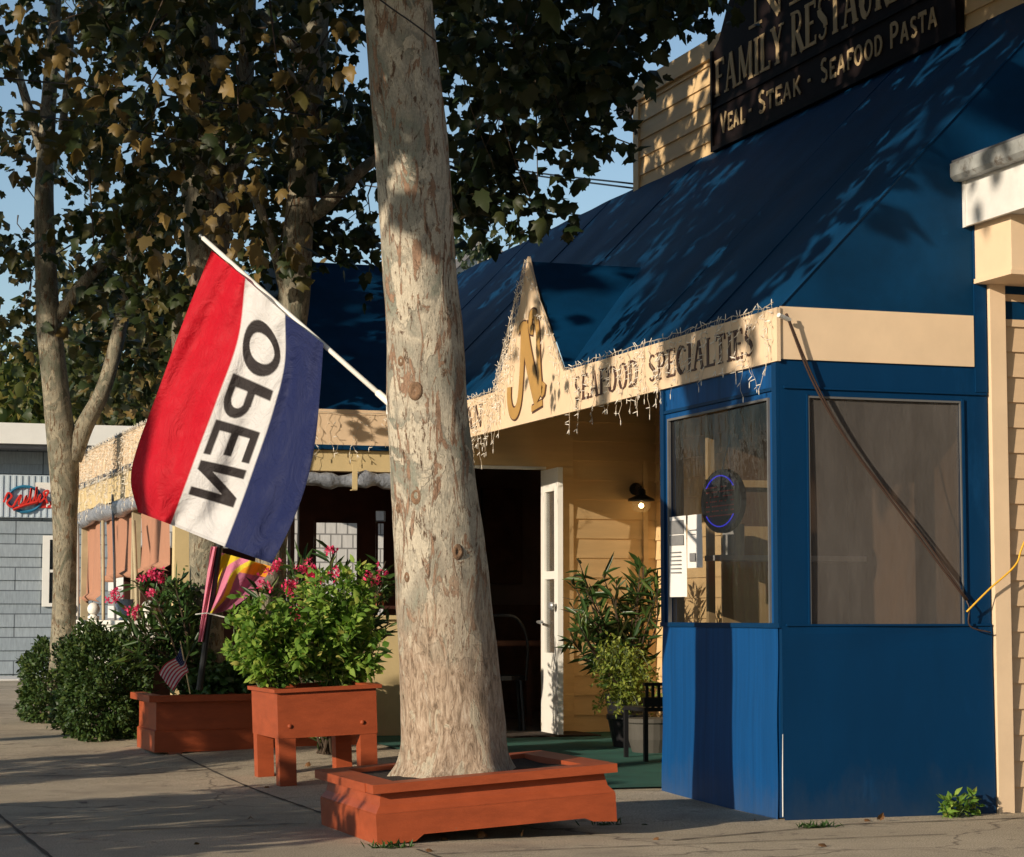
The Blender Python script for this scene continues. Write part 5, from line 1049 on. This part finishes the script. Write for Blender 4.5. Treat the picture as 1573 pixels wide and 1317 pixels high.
# pink and yellow banner on a black pole
def bpt(u, v):
    x = 336-21*v+(80*u)*(1-.55*v*v); y = 848+98*v+22*u*(1-v)-8*u*v
    return P(x, y, 14.9+.05*math.sin(u*9+v*3)+.03*math.sin(u*17))
t = thing('garden_banner', tuple(P(314, 990, 14.9)), 'pink, yellow and purple cloth banner on a black pole below the OPEN flag', 'banner')
mb = MB().grid(bpt, 80, 90); o = mb.build('cloth', M['flag'], t, smooth=True)
ca_ = o.data.color_attributes.new('Col', 'FLOAT_COLOR', 'POINT'); arr = np.ones((81*91, 4), np.float32)
for j in range(91):
    for i in range(81):
        u, v = i/80, j/90; k = u*1.0+v*.5+.12*math.sin(v*6); col_ = (.75, .55, .03) if k < .42 else (.70, .22, .34) if k < .60 else (.72, .60, .04) if k < .72 else (.75, .30, .02) if (v < .25) else (.42, .13, .22)
        if k < .12: col_ = (.74, .26, .38)
        arr[j*81+i, :3] = col_
ca_.data.foreach_set('color', arr.reshape(-1))
mb = MB().grid(lambda u, v: P(324-20*v+11*u*(1-.3*v), 840+146*v, 14.86+.03*math.sin(u*8+v*5)), 12, 50); o = mb.build('sleeve', M['flag'], t, smooth=True)
ca_ = o.data.color_attributes.new('Col', 'FLOAT_COLOR', 'POINT'); ca_.data.foreach_set('color', np.tile(np.array([.78, .26, .36, 1], np.float32), 13*51))
mb = MB().tube([P(344, 790, 14.9), P(320, 960, 14.88), P(306, 1060, 14.88)], .022, 10); mb.build('pole', M['black'], t)
mb = MB().tube([P(300, 944, 14.8), P(318, 942, 14.8), P(352, 950, 14.82)], .004, 5); mb.build('tie', M['white'], t)
# small national flag stuck in the long planter
t = thing('small_flag', tuple(P(290, 1062, 14.8)), 'small stars and stripes flag on a thin stick in the long planter', 'flag')
a0 = P(279, 990, 14.8); fly = [P(262, 1002, 14.8)]
def spt(u, v):  # u along hoist (down the stick), v away
    x = (278+12*u)*(1-v)+(247+22*u)*v+3*math.sin(v*5); y = (990+38*u)*(1-v)+(1036+22*u)*v+4*math.sin(v*6+u*2); return P(x, y, 14.8+.02*math.sin(9*v+4*u)-.02*v)
mb = MB().grid(lambda u, v: spt(u, v), 52, 60); o = mb.build('cloth', M['flag'], t, smooth=True)
ca_ = o.data.color_attributes.new('Col', 'FLOAT_COLOR', 'POINT'); arr = np.ones((53*61, 4), np.float32)
for j in range(61):
    for i in range(53):
        u, v = i/52, j/60; col_ = (.45, .03, .06) if int(u*13) % 2 == 0 else (.62, .55, .55)
        if u < .54 and v < .4: col_ = (.5, .5, .55) if (i % 5 == 2 and j % 5 == 2) else (.02, .03, .10)
        arr[j*53+i, :3] = col_
ca_.data.foreach_set('color', arr.reshape(-1))
mb = MB().tube([P(277, 985, 14.81), P(292, 1066, 14.81)], .0045, 6); mb.build('stick', M['yellow'], t)

# ================================================================== LIGHT STRINGS, CORDS, WIRES
def icicles(name, A, B, lab, dens, lo, hi, n_out, top=True, up=0., ragged=0.):
    """A, B: ends of the top wire; drops hang from it"""
    A = np.array(A, float); B = np.array(B, float); L = float(np.linalg.norm(B-A)); dr = (B-A)/L; nrm = np.cross(dr, (0, 0, 1)); nrm /= np.linalg.norm(nrm); nrm *= n_out
    t = thing(name, tuple(A), lab, 'string lights', 'strings of small lights on the valance'); w_ = MB(); bl = MB(); r = .0013
    n = int(L*dens); prev = None
    K = int(L/.07); pts = [A+dr*L*i/K+nrm*random.uniform(.003, .012)+np.array([0, 0, random.uniform(-.008, .012)]) for i in range(K+1)]
    w_.tube(pts, .0022, 4, False)
    def bulb(p, d): d = np.array(d, float); d /= np.linalg.norm(d); bl.tube([p, p+d*.013, p+d*.024, p+d*.03], [.0025, .0028, .0024, .001], 5)
    for i in range(n):
        p = A+dr*L*(i+random.random())/n+nrm*.006; ln = random.uniform(lo, hi) if random.random() < .85 else random.uniform(hi, hi*1.25)
        if top and random.random() < .6: bulb(p, np.array([0, 0, 1])+rng.normal(size=3)*.5)
        q = p.copy(); path = [q.copy()]
        while p[2]-q[2] < ln:
            q = q+dr*random.uniform(-.032, .032)+np.array([0, 0, -random.uniform(.02, .045)])+nrm*random.uniform(-.004, .006); path.append(q.copy())
            if random.random() < .5: bulb(q, dr*random.uniform(-1, 1)+np.array([0, 0, random.uniform(-1, .3)])+nrm*.5)
        if len(path) > 1: w_.tube(path, r, 3, False); bulb(path[-1], (0, 0, -1))
    o1 = w_.build('cable', M['wire'], t); o2 = bl.build('bulb', M['bulb'], t); o2['kind'] = 'stuff'; return t
icicles('icicle_lights', (XW-.026, YS-.01, ZE+.02), (XW-.026, 12.9, ZE+.015), 'icicle lights tangled over the words SEAFOOD SPECIALTIES', 24, .03, .34, -1)
icicles('icicle_lights', (XW-.026, 12.963, ZE+.02), (XW-.026, 13.62, 3.34), 'icicle lights up the right slope of the pointed gable with the N', 16, .02, .13, -1)
icicles('icicle_lights', (XW-.026, 14.33, ZE+.02), (XW-.026, 13.66, 3.34), 'icicle lights on the left slope of the pointed gable with the N', 42, .04, .36, 1)
icicles('icicle_lights', (XW-.026, 15.5, ZE+.01), (XW-.026, 14.25, ZE+.01), 'icicle lights between the big trunk and the pointed gable', 30, .08, .42, 1)
icicles('icicle_lights', (3.7, YD-.03, ZE-.03), (4.78, YD-.03, ZE-.01), 'sparse icicle lights on the patio valance left of the big trunk', 15, .15, .40, 1, top=False)
icicles('icicle_lights', (WX-.03, 22.1, ZE+.01), (WX-.03, YD+.0, ZE+.01), 'dense fringe of tangled lights along the far left patio valance', 52, .06, .50, 1)
# lights cord down the corner and cable ends
cz0 = onx(1197, 487, XW-.03)
t = thing('power_cord', (5.83, YS-.05, 1.0), 'long brown double cord sagging from the valance corner across the grey window', 'cord')
e0 = ony(1207, 482, YS-.06); m1 = ony(1250, 590, YS-.035); m2 = ony(1310, 690, YS-.03); m3 = ony(1400, 810, YS-.03); e1 = ony(1484, 922, YS-.035); bot = ony(1478, 960, YS-.03)
mb = MB(); mb.tube(catmull([e0, m1, m2, m3, e1], 8), .0055, 6); mb.tube(catmull([e0+np.array([.006, 0, 0]), m1+np.array([.010, 0, .01]), m2+np.array([.006, .0, .0]), m3+np.array([.016, 0, .01]), e1+np.array([.01, 0, 0])], 8), .0045, 6)
mb.tube(catmull([e1, ony(1489, 935, YS-.05), ony(1490, 962, YS-.04), ony(1522, 972, YS-.05)], 5), .004, 5); mb.build('cable', M['cord'], t, smooth=True)
mb = MB().tube([onx(1196, 484, XW-.04), ony(1213, 492, YS-.05)], .012, 8); mb.build('plug', M['white'], t)
o = MB().tube(catmull([ony(1485, 940, YS-.05), ony(1520, 905, YS-.07), ony(1560, 868, YS-.08), ony(1575, 830, YS-.08), ony(1640, 700, YS-.09)], 8), .005, 6).build('extension_cord', M['yellowcord'], None, tuple(ony(1485, 940, YS-.05)), True); tag(o, 'yellow extension cord crossing the tan siding at the right edge', 'cord')
def line(name, pts, r, lab, sub=8):
    o = MB().tube(catmull(pts, sub), r, 5).build(name, M['black'], None, tuple(pts[0]), True); tag(o, lab, 'wire', 'wires overhead')
ce = np.array([6.62, 16.33, 0])
def cnr(z): return (6.63, 16.34, z)
line('overhead_wire', [P(600, 225, 24), P(800, 262, 21), cnr(onx(976, 287, 6.65)[2]+.02)], .008, 'upper of the paired wires reaching the corner of the upper wall')
line('overhead_wire', [P(600, 233, 24), P(810, 268, 21), cnr(onx(976, 290, 6.65)[2]+.0)], .008, 'lower of the paired wires reaching the corner of the upper wall')
line('overhead_wire', [P(560, 285, 26), P(845, 325, 26), P(960, 338, 26)], .008, 'single thin wire crossing the sky low over the blue roof')
line('overhead_wire', [P(840, 160, 16), P(915, 200, 16.4), (6.60, 16.2, onx(975, 232, 6.65)[2])], .006, 'wire slanting from the leaves to the middle of the upper wall corner')
line('overhead_wire', [P(-20, 118, 14), P(200, 140, 14), P(480, 178, 14)], .006, 'thin wire crossing the leafy crowns at the upper left')
line('overhead_wire', [P(-20, 170, 15), P(140, 190, 15), P(330, 225, 15)], .006, 'thin wire below another one at the upper left among leaves')
o = MB().tube(catmull([P(560, -18, 9.6), P(600, 12, 9.7), P(640, 40, 9.9), P(668, 62, 10.1)], 6), .004, 5).build('trunk_cable', M['black'], None, tuple(P(600, 12, 9.7)), True); tag(o, 'thin dark cable crossing the top of the big mottled trunk', 'wire')
